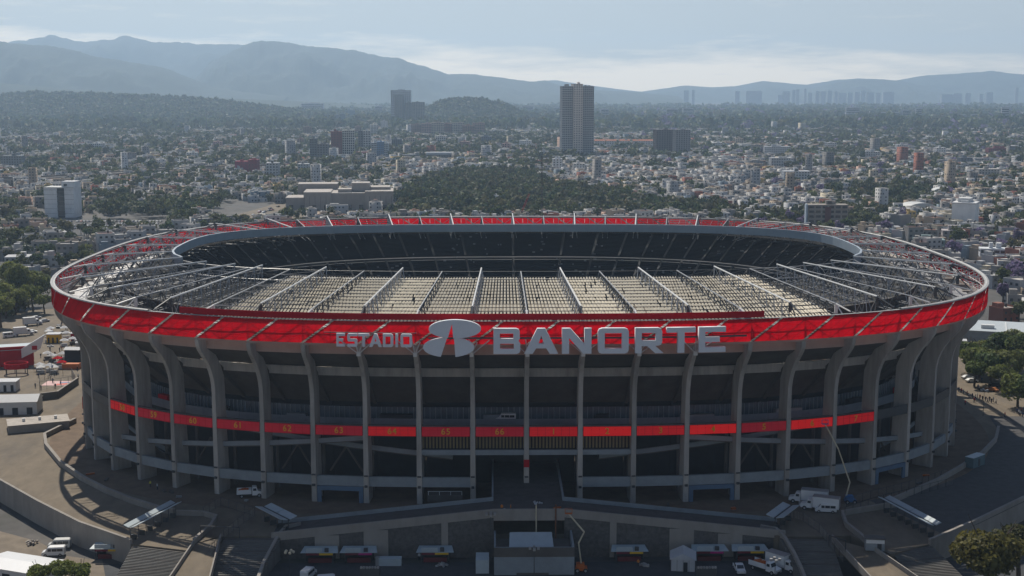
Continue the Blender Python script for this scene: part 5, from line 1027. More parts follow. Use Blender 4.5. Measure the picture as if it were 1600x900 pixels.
booth(9, 172, 862, m_yel, 'ticket booth with yellow strip below the sunlit plaza wall', P(172, 872, GZ)[1])
# central service building in front of the deck
sb = thing('service_building', 'square grey service building with sunken metal roof in front of the entrance deck', 'building', (0, 0, 0)); yF, yB = -158.0, -147.3
fbox(MB(), -7.9, 9.6, yF, yF + .5, GZ, 1.2).build('front_wall', m_conc_b, sb); fbox(MB(), -7.9, 9.6, yF - .08, yF - .01, -.9, 1.25).build('front_band', m_conc_d, sb)
for x in (-7.9, 9.2): fbox(MB(), x, x + .4, yF + .52, yB, GZ, 1.5).build('side_wall', m_conc_b, sb)
MB().hexa([(-4.6, yF + 1.4, .2), (5.2, yF + 1.4, .2), (5.0, yB - 2.4, 1.7), (-4.4, yB - 2.4, 1.7)], [(-4.6, yF + 1.4, .4), (5.2, yF + 1.4, .4), (5.0, yB - 2.4, 1.9), (-4.4, yB - 2.4, 1.9)]).build('metal_roof', m_canopy, sb); fbox(MB(), -7.4, 9.1, yF + .6, yB, GZ + .2, -.4).build('floor_slab', m_conc_d, sb)
fbox(MB(), -3, 4, yF - .12, yF - .02, GZ, GZ + .5).build('plinth', m_conc_d, sb)
for x in (1.6, 6.0): MB().tube((x, -147.4, -1), (x, -147.4, DZ + 2.2), .16, 6).build('scaffold_post', m_cream if x < 2 else mat('rusty_steel', (.18, .07, .03), .8), label='cream steel post standing against the deck front' if x < 2 else 'rusty steel post standing against the deck front', cat='post')
MB().hexa([(-11.9, -157, GZ), (-9, -157, GZ), (-9, -153, GZ), (-11.9, -153, GZ)], [(-11.9, -157, -2), (-9, -157, -2), (-9, -153, -1.6), (-11.9, -153, -1.6)]).build('shed', m_canopy, label='small pale-roofed shed left of the service building', cat='shed')
sh = bpy.context.scene.objects[-1]
# lamp poles
def lamp(label, p, h, globe):
    o = thing('lamp_pole', label, 'lamp', p); MB().tube((0, 0, 0), (0, 0, h), .1, 6, .06).build('pole', m_steel_d, o)
    for i in range(5 if globe else 4):
        a = i * 6.283 / (5 if globe else 4); e = (.9 * math.cos(a), .9 * math.sin(a), h + .1); MB().tube((0, 0, h - .2), e, .05, 4).build('arm', m_steel_d, o)
        q = bmesh.new(); bmesh.ops.create_icosphere(q, subdivisions=2, radius=.34) if globe else bmesh.ops.create_cube(q, size=.55); me = bpy.data.meshes.new('lamp_head'); q.to_mesh(me); q.free(); me.materials.append(m_cream if globe else m_steel); link('lamp_head', me, o, e)
lamp('lamp pole with cluster of pale globes by the left booths', P(453, 906, GZ), 6.2, True); lamp('floodlight pole before the service building', (.8, -159.5, GZ), 6.5, False); lamp('dark floodlight mast at the foot of the right stairs', P(1210, 925, GZ), 7, False); lamp('thin lamp pole standing on the left causeway corner', (-8.6, -148.2, GZ), 10.5, False); lamp('lamp pole at the crowd on the right esplanade', P(1336, 640, 0) if False else P(1536, 650, 0), 8, False)
lamp('lamp pole beside the pavilion road', P(81, 580, 0), 9, False)
# dark equipment towers
for lab, u in (('dark lighting tower box with shiny lamp row left of the service building', 578), ('dark lighting tower box with shiny lamp row beside the white tent', 1104)):
    x, y, z = P(u, 918, GZ); o = thing('lighting_tower', lab, 'tower', (x, y, GZ)); fbox(MB(), -2.1, 2.1, 0, 1.6, 0, 4.2).build('body', m_steel_d, o)
    for i in range(7): MB().box((-1.8 + i * .6, .1, 4.42), (.4, .4, .4), i).build('lamp_head', m_steel, o)
# frame tent
x, y, z = P(1067, 893, GZ); o = thing('frame_tent', 'white gabled frame tent in the booth yard', 'tent', (x, y, GZ), R(-8)); fbox(MB(), -2.6, 2.6, 0, 5.4, 0, 2.7).build('walls', m_tent, o)
MB().add([(-2.9, -.3, 2.7), (2.9, -.3, 2.7), (2.9, 5.7, 2.7), (-2.9, 5.7, 2.7), (0, -.3, 4.1), (0, 5.7, 4.1)], [(0, 4, 5, 3), (1, 2, 5, 4), (0, 1, 4), (2, 3, 5), (0, 3, 2, 1)]).build('gable_roof', m_tent, o); fbox(MB(), .1, 1.0, -.06, -.01, 0, 2.1).build('doorway', m_dark, o)
for i in range(5): MB().tube((-2.6 + i * 1.3, -.03, 0), (-2.6 + i * 1.3, -.03, 2.7), .05, 4).build('tent_pole', m_steel, o)
# ------------------------------------------------------------------ vehicles
def wheelmesh(r, wd):
    b = MB().tube((0, -wd / 2, 0), (0, wd / 2, 0), r, 14); return b.mesh('tyre', m_tyre), MB().tube((0, -wd / 2 - .02, 0), (0, wd / 2 + .02, 0), r * .55, 10).mesh('rim', m_steel)
WT = wheelmesh(.36, .26); WTB = wheelmesh(.5, .34)
def wheels(o, xs, y, big=False):
    t, r = WTB if big else WT; rad = .5 if big else .36
    for x in xs:
        for sg in (-1, 1): w_ = link('wheel', t, o, (x, sg * y, rad)); link('rim', r, w_)
def profile(pts, wd, taper=0., z_t=1.):
    b = MB(); n = len(pts); vs = []
    for sg in (-1, 1):
        for x, z in pts: vs.append((x, sg * (wd / 2 - (taper if z > z_t else 0)), z))
    b.add(vs, [tuple(range(n)), tuple(range(n, 2 * n))[::-1]] + [(i, (i + 1) % n, n + (i + 1) % n, n + i) for i in range(n)]); return b
def van(label, p, rz, col=(.7, .7, .69)):
    o = thing('van', label, 'van', p, rz); profile([(-2.5, .35), (2.5, .35), (2.55, .8), (2.35, 1.05), (1.75, 1.25), (1.15, 2.05), (.8, 2.2), (-2.4, 2.2), (-2.55, 2.0)], 1.9, .08, 1.6).build('body', m_paint, o, color=col)
    MB().add([(1.72, -.8, 1.3), (1.72, .8, 1.3), (1.19, .78, 2.0), (1.19, -.78, 2.0)], [(0, 1, 2, 3)]).build('windscreen', m_pane, o, (.03, 0, .03))
    for sg in (-1, 1):
        for x0, x1 in ((-2.2, -1.0), (-.9, .2), (.35, 1.1)): MB().box(((x0 + x1) / 2, sg * .955, 1.55), (x1 - x0, .05, .6)).build('side_window', m_pane, o)
        MB().box((2.52, sg * .7, .85), (.06, .3, .2)).build('headlight', m_steel, o)
    wheels(o, (-1.6, 1.65), .86); return o
def truck(label, p, rz, Lb=6.2, name='box_truck', hood=True, stake=False):
    o = thing(name, label, 'truck', p, rz); MB().box((-.2, 0, .75), (Lb + 3.2, .9, .25)).build('chassis', m_steel_d, o)
    if stake:
        MB().box((-1.6, 0, 1.1), (Lb, 2.3, .2)).build('bed', m_vw, o)
        for sg in (-1, 1): MB().box((-1.6, sg * 1.13, 1.65), (Lb, .08, .9)).build('side_board', m_vw, o)
        cg = MB()
        for i in range(14): cg.box((random.uniform(-Lb / 2 - 1, Lb / 2 - 2.4), random.uniform(-.7, .7), 1.5 + random.random() * .5), (.7, .6, .6), random.uniform(0, 3))
        cg.build('load', m_orange, o, kind='stuff')
    else:
        MB().box((-1.6, 0, 2.2), (Lb, 2.4, 2.6)).build('cargo_box', m_vw, o); MB().box((-1.6, 0, 3.54), (Lb + .06, 2.46, .08)).build('box_trim', m_steel, o); MB().box((-1.6 - Lb / 2 - .03, 0, 2.15), (.06, 2.2, 2.3)).build('rear_door', m_steel, o)
    xc = -1.6 + Lb / 2 + .15
    profile([(xc, .6), (xc + 2.7, .6), (xc + 2.75, 1.3), (xc + 2.55, 1.45), (xc + 1.45, 1.65), (xc + 1.15, 2.5), (xc + .9, 2.65), (xc, 2.65)], 2.1, .1, 1.8).build('cab', m_vw, o)
    MB().add([(xc + 1.5, -.85, 1.68), (xc + 1.5, .85, 1.68), (xc + 1.2, .82, 2.45), (xc + 1.2, -.82, 2.45)], [(0, 1, 2, 3)]).build('windscreen', m_pane, o)
    for sg in (-1, 1): MB().box((xc + .65, sg * 1.0, 2.05), (.8, .12, .6)).build('side_window', m_pane, o); MB().box((xc + 2.74, sg * .75, 1.05), (.08, .3, .25)).build('headlight', m_steel, o)
    MB().box((xc + 2.72, 0, .7), (.2, 2.2, .25)).build('bumper', m_steel, o); wheels(o, (xc + 1.7, -1.6 - Lb / 2 + 1.2), 1.0, True); return o
def pickup(label, p, rz, col=(.7, .7, .69)):
    o = thing('pickup', label, 'pickup', p, rz); profile([(-2.6, .45), (2.5, .45), (2.55, .95), (1.3, 1.1), (.6, 1.75), (-.7, 1.78), (-.95, 1.12), (-2.6, 1.12)], 1.85, .12, 1.3).build('body', m_paint, o, color=col)
    MB().box((-1.75, 0, 1.1), (1.5, 1.5, .1)).build('load_bed', m_steel_d, o); MB().add([(1.3, -.75, 1.14), (1.3, .75, 1.14), (.64, .72, 1.72), (.64, -.72, 1.72)], [(0, 1, 2, 3)]).build('windscreen', m_pane, o, (.03, 0, .02))
    for sg in (-1, 1): MB().box((-.1, sg * .85, 1.42), (1.1, .16, .42)).build('side_window', m_pane, o); MB().box((2.53, sg * .65, .85), (.06, .3, .16)).build('headlight', m_steel, o)
    MB().box((-.83, 0, 1.45), (.05, 1.4, .45), 0).build('rear_window', m_pane, o); wheels(o, (-1.6, 1.6), .85); return o
def lift(label, p, rz, joints, col, base):
    o = thing('boom_lift', label, 'boom lift', p, rz); MB().box((0, 0, .75), (2.6, 1.8, .6)).build('chassis', base, o); MB().box((-.2, 0, 1.5), (1.8, 1.5, .9)).build('turntable', base, o); wheels(o, (-.9, .9), .95, True); js = [Vector(j) for j in joints]
    for a, b in zip(js, js[1:]): MB().tube(a, b, .2, 6, .16).build('boom_arm', col, o)
    e = js[-1]; bk = MB().box((e.x, e.y, e.z + .05), (1.6, .9, .08))
    for sx in (-.75, .75):
        for sy in (-.4, .4): bk.tube((e.x + sx, e.y + sy, e.z), (e.x + sx, e.y + sy, e.z + 1.1), .04, 4)
    bk.box((e.x, e.y - .4, e.z + 1.08), (1.55, .05, .05)).box((e.x, e.y + .4, e.z + 1.08), (1.55, .05, .05)); bk.build('basket', base, o)
truck('white box truck parked behind another by the right columns', P(1262, 786), R(160), 6.4); truck('white box truck parked beside the white passenger van', P(1280, 797), R(158), 6.2); van('white passenger van parked before two box trucks', P(1290, 800), R(170))
lift('cream boom lift with blue base reaching up by the right columns', P(1328, 786), 0, [(-1, 0, 1.7), (-.2, 0, 5.2), (-3.2, .5, 13.5), (-6.5, 1, 19.5)], m_cream, m_blue)
lift('orange boom lift folded up beside the service building', P(908, 893, GZ), 0, [(0, 0, 1.8), (-.6, 0, 6.5), (.6, 0, 9.0), (-2.8, .6, 13.0)], m_cream, m_orange)
pickup('white pickup facing the camera beyond the lighting tower', P(1155, 893, GZ), R(-88)); truck('white stake truck loaded with orange scrap in the yard corner', P(1196, 893, GZ), R(-48), 4.4, 'stake_truck', stake=True); truck('white box truck parked against the right stair wall', P(1224, 890, GZ), R(-48), 5.0)
van('white van parked in sun at the bottom left', P(84, 868, GZ), R(186)); van('second pale van half hidden behind the sunlit white van', P(93, 856, GZ), R(185), (.5, .5, .48)); truck('white tipper truck under the left columns', P(392, 776), R(10), 3.6, stake=True, name='tipper_truck')
van('white van driving on the upper concourse above section sixty-six', S(-.38, -12.6, 17.47), R(178)); van('white minibus parked among the left booths', P(482, 902, GZ), R(75)); van('white van top showing at the bottom edge', P(515, 914, GZ), R(10))
o = thing('office_container', 'teal metal container parked by the low wall under the right columns', 'container', P(1523, 728), R(42)); MB().box((0, 0, 1.45), (6.2, 2.4, 2.8)).build('body', mat('teal_container', (.10, .16, .18), .6), o); MB().box((0, -1.23, 1.3), (1, .06, 2)).build('door', m_steel_d, o); MB().box((0, 0, 2.9), (6.3, 2.5, .08)).build('roof', m_canopy, o)
o = thing('guard_kiosk', 'small kiosk with white name band beside the right footbridge', 'kiosk', P(1366, 858), R(-8)); MB().box((0, 0, 1.3), (4, 2.4, 2.6)).build('wall', m_conc_b, o); MB().box((0, -1.24, 2.1), (3.9, .08, .8)).build('name_band', m_vw, o); MB().box((0, 0, 2.7), (4.4, 2.8, .16)).build('roof', m_conc_d, o); MB().box((.9, -1.24, .9), (.9, .06, 1.5)).build('door', m_steel_d, o)
o = thing('water_skid', 'pale flat tank skid in front of the left booths', 'skid', P(610, 882, GZ)); MB().box((0, 0, .8), (5, 2, 1.6)).build('tank', m_canopy, o); MB().box((-2.9, -.4, 1), (.7, .8, 2)).build('pump', m_steel, o)
o = thing('site_platform', 'pale flat site platform with low rail on the left causeway', 'platform', P(695, 784, 1.2)); MB().box((0, 2, .6), (8.5, 2.5, 1.6)).build('deck', m_conc_d, o)
for i in range(4): MB().box((-4 + i * 2.7, .8, 1.9), (.12, .12, 1)).build('post', m_white, o)
MB().box((0, .8, 2.35), (8.3, .1, .1)).build('rail', m_white, o)
# cars, small in the picture
def carmesh():
    b = profile([(-2.1, .3), (2.1, .3), (2.15, .7), (1.2, .85), (.6, 1.35), (-1.0, 1.38), (-1.7, .9), (-2.15, .85)], 1.75, .2, 1.0); b.box((-.2, 0, 1.12), (1.9, 1.5, .36))
    me = b.mesh('car', m_paint); me.materials.append(m_pane)
    for p in list(me.polygons)[-6:]: p.material_index = 1
    k = MB()
    for x in (-1.35, 1.35):
        for sg in (-1, 1): k.tube((x, sg * .72, .33), (x, sg * .88, .33), .33, 8)
    return me, k.mesh('wheels', m_tyre)
CM, WM = carmesh(); CC = [(.62, .62, .62), (.45, .46, .47), (.05, .05, .055), (.2, .02, .02), (.15, .17, .2), (.7, .69, .66), (.3, .3, .31), (.03, .05, .12)]
def car(p, rz, label, group, c=None):
    o = link('car', CM, None, p, rz, label=label, cat='car', group=group, color=c or random.choice(CC)); w_ = link('wheels', WM, o); w_['kind'] = 'stuff'
for v in (347, 350.5, 354, 358, 362):
    for u in np.arange(100, 256, 5.4):
        if random.random() < .86 and not (120 < u < 150 and v > 358): x, y, z = P(u + random.uniform(-.5, .5), v, GZ); car((x, y, z), R(90 + random.uniform(-4, 4)), 'car parked in rows in the lot past the left rim', 'cars in the parking lot')
for i in range(34):
    f = random.random(); x, y, z = P(372 + 90 * f + random.uniform(-5, 5), 345 - 24 * f + random.uniform(-5, 5), GZ); car((x, y, z), R(60), 'car on the wide avenue left of the mall', 'cars on the avenue')
for i in range(22): x, y, z = P(random.uniform(475, 620), random.uniform(330, 337), GZ); car((x, y, z), random.choice([0, R(90)]), 'car parked on the mall forecourt', 'cars at the mall')
for u, v, r_, lab, c in ((57, 498, 40, 'white car at the far end of the pavilion road', CC[0]), (70, 503, 40, 'silver car parked past the white one on the pavilion road', CC[1]), (50, 520, 20, 'white car nearest the red pavilion', CC[5]), (92, 512, 100, 'dark car under the stadium rim', CC[2]), (1555, 604, 125, 'dark car on the right esplanade', CC[2]), (1310 + 240, 611, 125, 'orange and grey car behind the dark one', (.5, .2, .08)), (1512, 592, 10, 'white car by the right trees', CC[0]), (1518, 597, 10, 'pale car next to the white one by the right trees', CC[5])): car(P(u, v), R(r_), lab, None, c)
truck('white box truck on the pavilion road by the trees', P(38, 524), R(25), 5); van('white van end of the pavilion road', P(15, 527), R(30)); truck('grey-white truck beside the trees', P(52, 508), R(30), 5)
# avenues
for lab, pts, wd in (('avenue', [(330, 352), (395, 335), (440, 322), (480, 305)], 26), ('street', [(1108, 342), (1135, 318), (1165, 292), (1200, 262)], 9)):
    q = [P(u, v, GZ) for u, v in pts]; MB().path([(x, y, GZ + .004) for x, y, z in q], wd, .004).build('road', m_plaza if lab == 'avenue' else m_asph, kind='structure')
q = [P(u, v, GZ + .01) for u, v in ((95, 346), (262, 344), (258, 368), (88, 368))]; MB().add(q, [(0, 1, 2, 3)]).build('parking_lot_paving', m_asph, kind='structure')
q = [P(u, v, GZ + .012) for u, v in ((470, 327), (622, 327), (640, 350), (440, 350))]; MB().add(q, [(0, 1, 2, 3)]).build('mall_forecourt', m_plaza, kind='structure')
# ------------------------------------------------------------------ fan zone on the left
o = thing('red_pavilion', 'red exhibition pavilion with grey roof and curved white prow', 'pavilion', P(30, 572), R(18)); MB().box((-6, 6, 3), (22, 12, 6)).build('wall', m_redp, o); MB().box((-6, 6, 6.1), (22.4, 12.4, .25)).build('roof', m_canopy, o); MB().box((-6, .0, 6.7), (22.4, .3, 1.2)).build('parapet', m_redp, o)
MB().hexa([(1, -.9, 3), (7.6, -.6, 6), (7.6, .6, 6), (1, -.25, 3)], [(1, -.9, 6.4), (9.4, -.6, 11.2), (9.4, .6, 11.2), (1, -.25, 6.4)]).build('white_prow', m_vw, o); MB().box((5.6, -.85, 6.6), (1.8, .1, 1.5), 0).build('crest_badge', m_redp, o)
o = thing('ring_stage', 'round red stage with open top below the pavilion', 'stage', P(26, 584)); b = MB(); n = 22
for i in range(n):
    a0, a1 = 6.283 * i / n, 6.283 * (i + 1) / n; b.hexa([(4.2 * math.cos(a0), 3.6 * math.sin(a0), 2.2), (4.2 * math.cos(a1), 3.6 * math.sin(a1), 2.2), (3.9 * math.cos(a1), 3.3 * math.sin(a1), 2.2), (3.9 * math.cos(a0), 3.3 * math.sin(a0), 2.2)], [(4.2 * math.cos(a0), 3.6 * math.sin(a0), 4), (4.2 * math.cos(a1), 3.6 * math.sin(a1), 4), (3.9 * math.cos(a1), 3.3 * math.sin(a1), 4), (3.9 * math.cos(a0), 3.3 * math.sin(a0), 4)])
b.build('ring_band', m_redp, o)
for i in range(6): MB().tube((3.9 * math.cos(i), 3.3 * math.sin(i), 0), (3.9 * math.cos(i), 3.3 * math.sin(i), 2.2), .15, 5).build('post', m_steel_d, o)
def hut(label, p, rz, w_, d_, h_, wall, roof, cat='tent', gable=0., name='event_tent'):
    o = thing(name, label, cat, p, rz); fbox(MB(), -w_ / 2, w_ / 2, 0, d_, 0, h_).build('walls', wall, o)
    if gable: MB().add([(-w_ / 2 - .3, -.3, h_), (w_ / 2 + .3, -.3, h_), (w_ / 2 + .3, d_ + .3, h_), (-w_ / 2 - .3, d_ + .3, h_), (-w_ / 2 - .3, d_ / 2, h_ + gable), (w_ / 2 + .3, d_ / 2, h_ + gable)], [(0, 1, 5, 4), (2, 3, 4, 5), (0, 4, 3), (1, 2, 5), (0, 3, 2, 1)]).build('roof', roof, o)
    else: fbox(MB(), -w_ / 2 - .3, w_ / 2 + .3, -.3, d_ + .3, h_ + .003, h_ + .25).build('roof', roof, o)
    for i in range(3): fbox(MB(), -w_ / 2 + w_ * (i + .3) / 3, -w_ / 2 + w_ * (i + .7) / 3, -.06, -.01, 0, min(2.2, h_ * .8)).build('opening', m_dark, o)
hut('white-roofed kiosk below the ring stage', P(8, 612), R(4), 7, 5, 3.2, m_tent, m_tent); hut('large white event tent at the left edge', P(24, 648), R(6), 13, 8, 4, m_tent, m_tent, gable=1.6)
hut('dark screen stage under a white ribbed canopy by the left columns', P(113, 572), R(-4), 5.4, 4, 6, m_dark, m_tent, gable=.8, cat='stage', name='screen_stage'); MB().box((0, 0, 1.0), (6, 3, 2)).build('orange_stand', m_orange, loc=P(112, 576), label='orange stand at the foot of the screen stage', cat='stand')
hut('yellow kiosk with white top by the road', P(83, 536), R(5), 5, 4, 3.4, m_yel, m_tent, name='event_kiosk', cat='kiosk'); hut('small red kiosk with white roof beside the rim', P(118, 533), R(5), 3.6, 3.5, 3, m_redp, m_tent, name='event_kiosk', cat='kiosk'); hut('white sheet-roofed store at bottom left', P(10, 912, GZ), R(-22), 15, 9, 3.2, m_tent, m_vw, gable=.5, name='store_shed', cat='shed')
o = thing('pink_court', 'pink and white painted small court inside a fence', 'court', P(90, 599)); MB().box((0, 0, .03), (9, 7, .06)).build('floor', mat('pink_court_paint', (.62, .40, .38), .7, var=.25, scale=.7), o); MB().box((2, -1.5, .075), (3.6, 2, .03), .3).build('red_patch', mat('red_court_paint', (.6, .08, .04), .7), o); MB().box((2.2, 1, .075), (3.6, 1.2, .03), .3).build('blue_patch', m_blue, o)
o = thing('annex_roof', 'low grey flat-roofed annex beside the sunlit plaza', 'building', P(60, 668), R(22)); MB().box((0, 0, 1.1), (17, 9, 2.2)).build('wall', m_kerb, o); MB().box((0, 0, 2.28), (17.4, 9.4, .15)).build('roof', m_conc, o)
for x in (-4, .5, 5): MB().box((x, 0, 2.8), (.8, .8, .9)).build('roof_vent', m_white, o)
wallthing('boundary_wall', 'dark boundary wall behind the annex near the pink court', PZ([(58, 626, 0), (90, 622, 0), (122, 600, 0)]), .5, 2.2, m_conc_d)
# ------------------------------------------------------------------ right esplanade
o = thing('exhibition_hall', 'broad pale flat-roofed hall right of the stadium', 'hall', P(1580, 540), R(-20)); MB().box((4, 12, 2.6), (46, 26, 5.2)).build('wall', m_conc_b, o); MB().box((4, 12, 5.3), (46.6, 26.6, .25)).build('roof', mat('pale_blue_roof', (.42, .46, .48), .6, var=.12), o); MB().box((-2, 10, 5.6), (.5, 24, .3)).build('roof_ridge', m_white, o); MB().box((-9, 6, 6.2), (5, 2.5, 1.4)).build('roof_unit', m_white, o); MB().box((6, 9, 6.1), (2.4, 2, 1.2)).build('roof_unit', m_steel, o)
hut('white hut at the corner of the exhibition hall', P(1500, 545), R(-14), 5, 4, 3, m_tent, m_tent, name='event_hut', cat='hut')
for i, (u, v, a, s, lab) in enumerate(((1512, 580, 2, .95, 'leafy round tree first along the right esplanade'), (1530, 590, 0, .9, 'dense dark tree behind the first esplanade tree'), (1556, 582, 1, 1.0, 'tall bright-topped tree in the middle of the right clump'), (1576, 600, 0, .95, 'wide tree over the parked dark car'), (1604, 590, 1, 1.05, 'big tree cut by the picture edge on the right'), (1590, 636, 0, .9, 'dark low tree in front of the right clump'), (1618, 640, 2, 1.1, 'tree at the right picture edge near the crowd'), (1536, 572, 2, .9, 'tree at the back of the right clump'), (1522, 604, 2, .8, 'young bright tree at the front of the right clump'), (1566, 612, 2, .85, 'round tree beside the wide one over the parked cars'), (1548, 600, 0, .85, 'low broad tree between the first and tall esplanade trees'), (1588, 575, 1, 1.0, 'tall tree at the rear right of the esplanade clump'))): plant(BIG[a], *P(u, v)[:2], 0, s * 1.4, lab, tuple(c * 1.5 for c in LEAFC[i % 4]), 'esplanade trees')
for i, (u, v, a, s, lab) in enumerate(((12, 478, 0, 1.1, 'broad tree at the left edge beyond the pavilion'), (38, 474, 1, 1.1, 'tall tree second from the left edge beyond the pavilion'), (64, 470, 0, 1.0, 'round tree nearest the rim beyond the pavilion road'), (2, 512, 2, 1.1, 'low bushy tree by the white van on the pavilion road'), (52, 486, 2, 1.0, 'small tree before the road trees'), (24, 492, 2, 1.0, 'bushy tree in front of the broad left tree'), (44, 462, 0, 1.0, 'tree in the back row left of the rim'), (18, 462, 1, 1.0, 'back row tree near the left picture edge'), (70, 490, 2, .8, 'small tree closest to the white cars by the rim'), (-8, 490, 0, 1.2, 'large tree cut by the left picture edge'), (56, 470, 2, 1.1, 'bright crown filling the gap in the road trees'), (10, 498, 2, .9, 'low green bush tree behind the white van'))): plant(BIG[a], *P(u, v)[:2], 0, s * 1.4, lab, (.19, .21, .055) if i % 2 else (.15, .175, .05), 'pavilion road trees')
plant(BIG[0], *P(1542, 925, GZ)[:2], GZ, 1.5, 'golden sunlit broad tree at the bottom right', (.125, .115, .032)); plant(BIG[2], *P(1592, 905, GZ)[:2], GZ, 1.5, 'dark tree behind the golden tree at the right edge', (.07, .075, .03))
for u, s, lab in ((62, .66, 'small bright leafy sapling at the bottom left'), (96, .74, 'middle bright sapling at the bottom left'), (128, .7, 'third bright sapling by the foot of the left stairs')): plant(BIG[2], *P(u, 918, GZ)[:2], GZ, s, lab, (.17, .2, .05), 'bottom left saplings')
rs = random.Random(3)
for i in range(26):
    u, v = rs.uniform(58, 126), rs.uniform(515, 600)
    if 62 < u < 120 and 586 < v < 606 or (98 < u and 545 < v < 582): continue
    x, y, z = P(u, v); c_ = rs.choice([m_tent, m_redp, m_tent, m_steel, m_tent, m_conc]); o = thing('market_stall', '%s market stall under a %s cloth, counting back from the pink court' % (ORD[i] or 'first', c_.name.split('_')[0]), 'stall', (x, y, 0), rs.uniform(-.4, .4), 'fan zone stalls')
    MB().add([(-1.6, -1.4, 2.3), (1.6, -1.4, 2.3), (1.6, 1.4, 2.3), (-1.6, 1.4, 2.3), (0, 0, 3.2)], [(0, 1, 4), (1, 2, 4), (2, 3, 4), (3, 0, 4)]).build('cloth_roof', c_, o); MB().box((0, 0, .5), (2.4, 1.2, 1.0)).build('counter', rs.choice([m_steel, m_conc_d, m_tent]), o)
    for sx in (-1.5, 1.5):
        for sy in (-1.3, 1.3): MB().tube((sx, sy, 0), (sx, sy, 2.3), .04, 4).build('pole', m_steel, o)
# ------------------------------------------------------------------ people
def personmesh(stride):
    me = bpy.data.meshes.new('person'); V = [(0, 0, .95), (0, 0, 1.2), (0, 0, 1.42), (0, 0, 1.53), (.02, 0, 1.66), (.1, 0, .9), (.11, stride * .12, .5), (.11, stride * .2, .06), (.11, stride * .2 - .14, .03), (-.1, 0, .9), (-.11, -stride * .05, .5), (-.11, -stride * .22, .06), (-.11, -stride * .22 - .14, .03), (.2, 0, 1.4), (.25, -.02, 1.12), (.25, -.12 * stride - .04, .86), (-.2, 0, 1.4), (-.25, .02, 1.12), (-.25, .1 * stride - .04, .86)]
    E = [(0, 1), (1, 2), (2, 3), (3, 4), (0, 5), (5, 6), (6, 7), (7, 8), (0, 9), (9, 10), (10, 11), (11, 12), (2, 13), (13, 14), (14, 15), (2, 16), (16, 17), (17, 18)]
    me.from_pydata(V, E, []); o = bpy.data.objects.new('tmp', me); COL.objects.link(o); md = o.modifiers.new('s', 'SKIN'); rad = [.15, .14, .17, .06, .105, .1, .07, .05, .045, .1, .07, .05, .045, .075, .05, .04, .075, .05, .04]
    for i, r_ in enumerate(rad): me.skin_vertices[0].data[i].radius = (r_, r_ * .8 if i < 3 else r_)
    me.skin_vertices[0].data[0].use_root = True
    dg = bpy.context.evaluated_depsgraph_get(); m2 = bpy.data.meshes.new_from_object(o.evaluated_get(dg)); bpy.data.objects.remove(o); m2.materials.clear()
    for m in (m_cloth, mat('dark_trousers', (.03, .035, .05), .9), mat('skin', (.30, .17, .11), .6), mat('dark_hair', (.02, .015, .012), .8)): m2.materials.append(m)
    for p in m2.polygons: c = p.center; p.material_index = 1 if c.z < .93 and abs(c.x) < .2 else (3 if c.z > 1.68 else 2 if c.z > 1.5 or (c.z < .98 and abs(c.x) > .2) else 0)
    return m2
PM = [personmesh(1.), personmesh(.2)]; SHC = [('white', (.6, .6, .6)), ('black', (.03, .03, .03)), ('red', (.4, .03, .03)), ('navy', (.03, .05, .12)), ('grey', (.25, .25, .25)), ('orange vest', (.6, .2, .03)), ('yellow vest', (.55, .5, .05))]
def person(p, rz, label, c, group): link('person', random.choice(PM), None, p, rz, label=label, cat='person', group=group, color=c)
crowd = [(1498, 612), (1502, 614), (1505, 616), (1511, 618), (1514, 622), (1519, 622), (1524, 624), (1527, 621), (1531, 624), (1535, 626), (1540, 627), (1543, 629), (1546, 627), (1549, 630), (1552, 628), (1556, 631), (1528, 608), (1530, 610), (1526, 594), (1534, 597), (1589, 646), (1592, 648), (1596, 645), (1594, 650), (1598, 652), (1570, 652), (1508, 633), (1522, 629)]
groupsc = {}
for i, (u, v) in enumerate(crowd):
    cn, cc = random.choice(SHC[:5]); groupsc[cn] = groupsc.get(cn, 0) + 1; person(P(u, v), random.uniform(0, 6.28), ((ORD[groupsc[cn] - 1] + ' ') if groupsc[cn] > 1 else 'first ') + 'person in %s top, counted along the right esplanade crowd' % cn, cc, 'crowd on the right esplanade')
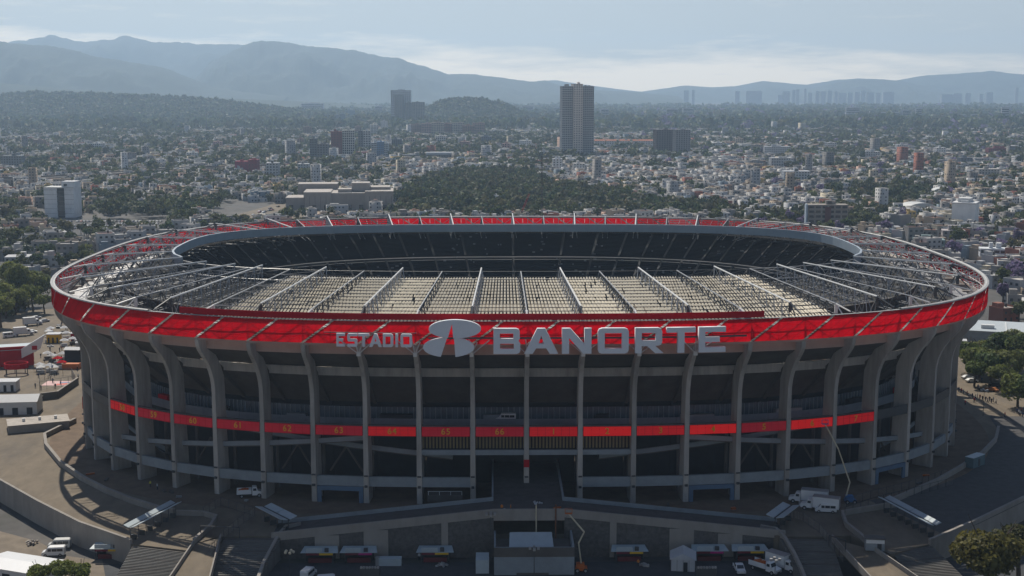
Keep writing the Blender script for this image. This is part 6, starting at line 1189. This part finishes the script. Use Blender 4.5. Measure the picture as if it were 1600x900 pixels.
for u, v, z, k, lab in ((235, 761, 0, 6, 'worker in yellow vest on bare earth under the left columns'), (246, 765, 0, 0, 'worker in white top beside the yellow vest under the left columns'), (997, 885, GZ, 5, 'worker in orange vest by the yellow-strip booth near the tent'), (1150, 872, GZ, 5, 'worker in orange vest behind the white pickup'), (1162, 868, GZ, 4, 'person in grey behind the pickup beside the orange vest'), (1178, 886, GZ, 1, 'person in black between pickup and stake truck'), (655, 875, GZ, 0, 'person in white top before the booth left of the service building'), (555, 864, GZ, 0, 'person in white at the magenta booth on the left'), (561, 865, GZ, 3, 'person in navy at the magenta booth on the left'), (745, 790, DZ, 5, 'worker in orange vest at the left front of the deck') if False else (784, 799, DZ, 5, 'worker in orange vest at the left front of the deck'), (798, 799, DZ, 5, 'second orange vest worker along the deck front'), (86, 556, 0, 1, 'person in black by the yellow kiosk'), (70, 566, 0, 0, 'person in white walking past the pavilion prow'), (60, 590, 0, 3, 'person in navy beside the ring stage'), (96, 562, 0, 2, 'person in red on the fan zone street'), (78, 548, 0, 4, 'person in grey near the kiosk road')): person(P(u, v, z), random.uniform(0, 6.28), lab, SHC[k][1], 'people on site')
# loose heaps in the yard and construction rubble
for lab, u, v, m_, s in (('heap of pale plastic sacks before the left booths', 515, 872, m_tent, 1.4), ('scatter of grey junk before the booth left of the service building', 690, 885, m_steel, 1.2), ('grey gravel heap beside the sunlit van', 50, 850, m_conc, 1.8), ('junk pile left of the white tent', 1006, 885, m_steel, 1.0)):
    b = MB()
    for i in range(22): a = random.uniform(0, 6.28); r_ = random.random() * s; b.box((r_ * math.cos(a), r_ * math.sin(a), .25 + (s - r_) * .35), (random.uniform(.25, .7), random.uniform(.2, .6), random.uniform(.2, .6)), random.uniform(0, 3), random.uniform(-.5, .5))
    b.build('rubble_heap', m_, loc=P(u, v, GZ), label=lab, cat='heap')
for i in range(40):
    k = random.choice([-1, 1]) * random.uniform(2.2, 9); p = S(k, random.uniform(3, 8), 0)
    if i % 3: continue
    o = MB().box((0, 0, .3), (random.uniform(.6, 2.4), random.uniform(.4, 1), random.uniform(.3, .7)), random.uniform(0, 3)).build('timber_stack', random.choice([m_conc_d, m_orange, m_steel]), loc=p, label='building material left on the earth strip under the columns', cat='stack', group='materials on the earth strip')

fz = {}
for i in range(40):
    u, v = rs.uniform(55, 128), rs.uniform(505, 612); cn, cc = rs.choice(SHC[:5]); fz[cn] = fz.get(cn, 0) + 1
    person(P(u, v), rs.uniform(0, 6.28), ((ORD[fz[cn] - 1] + ' ') if fz[cn] > 1 else 'first ') + 'person in %s top among the fan zone stalls' % cn, cc, 'fan zone visitors')
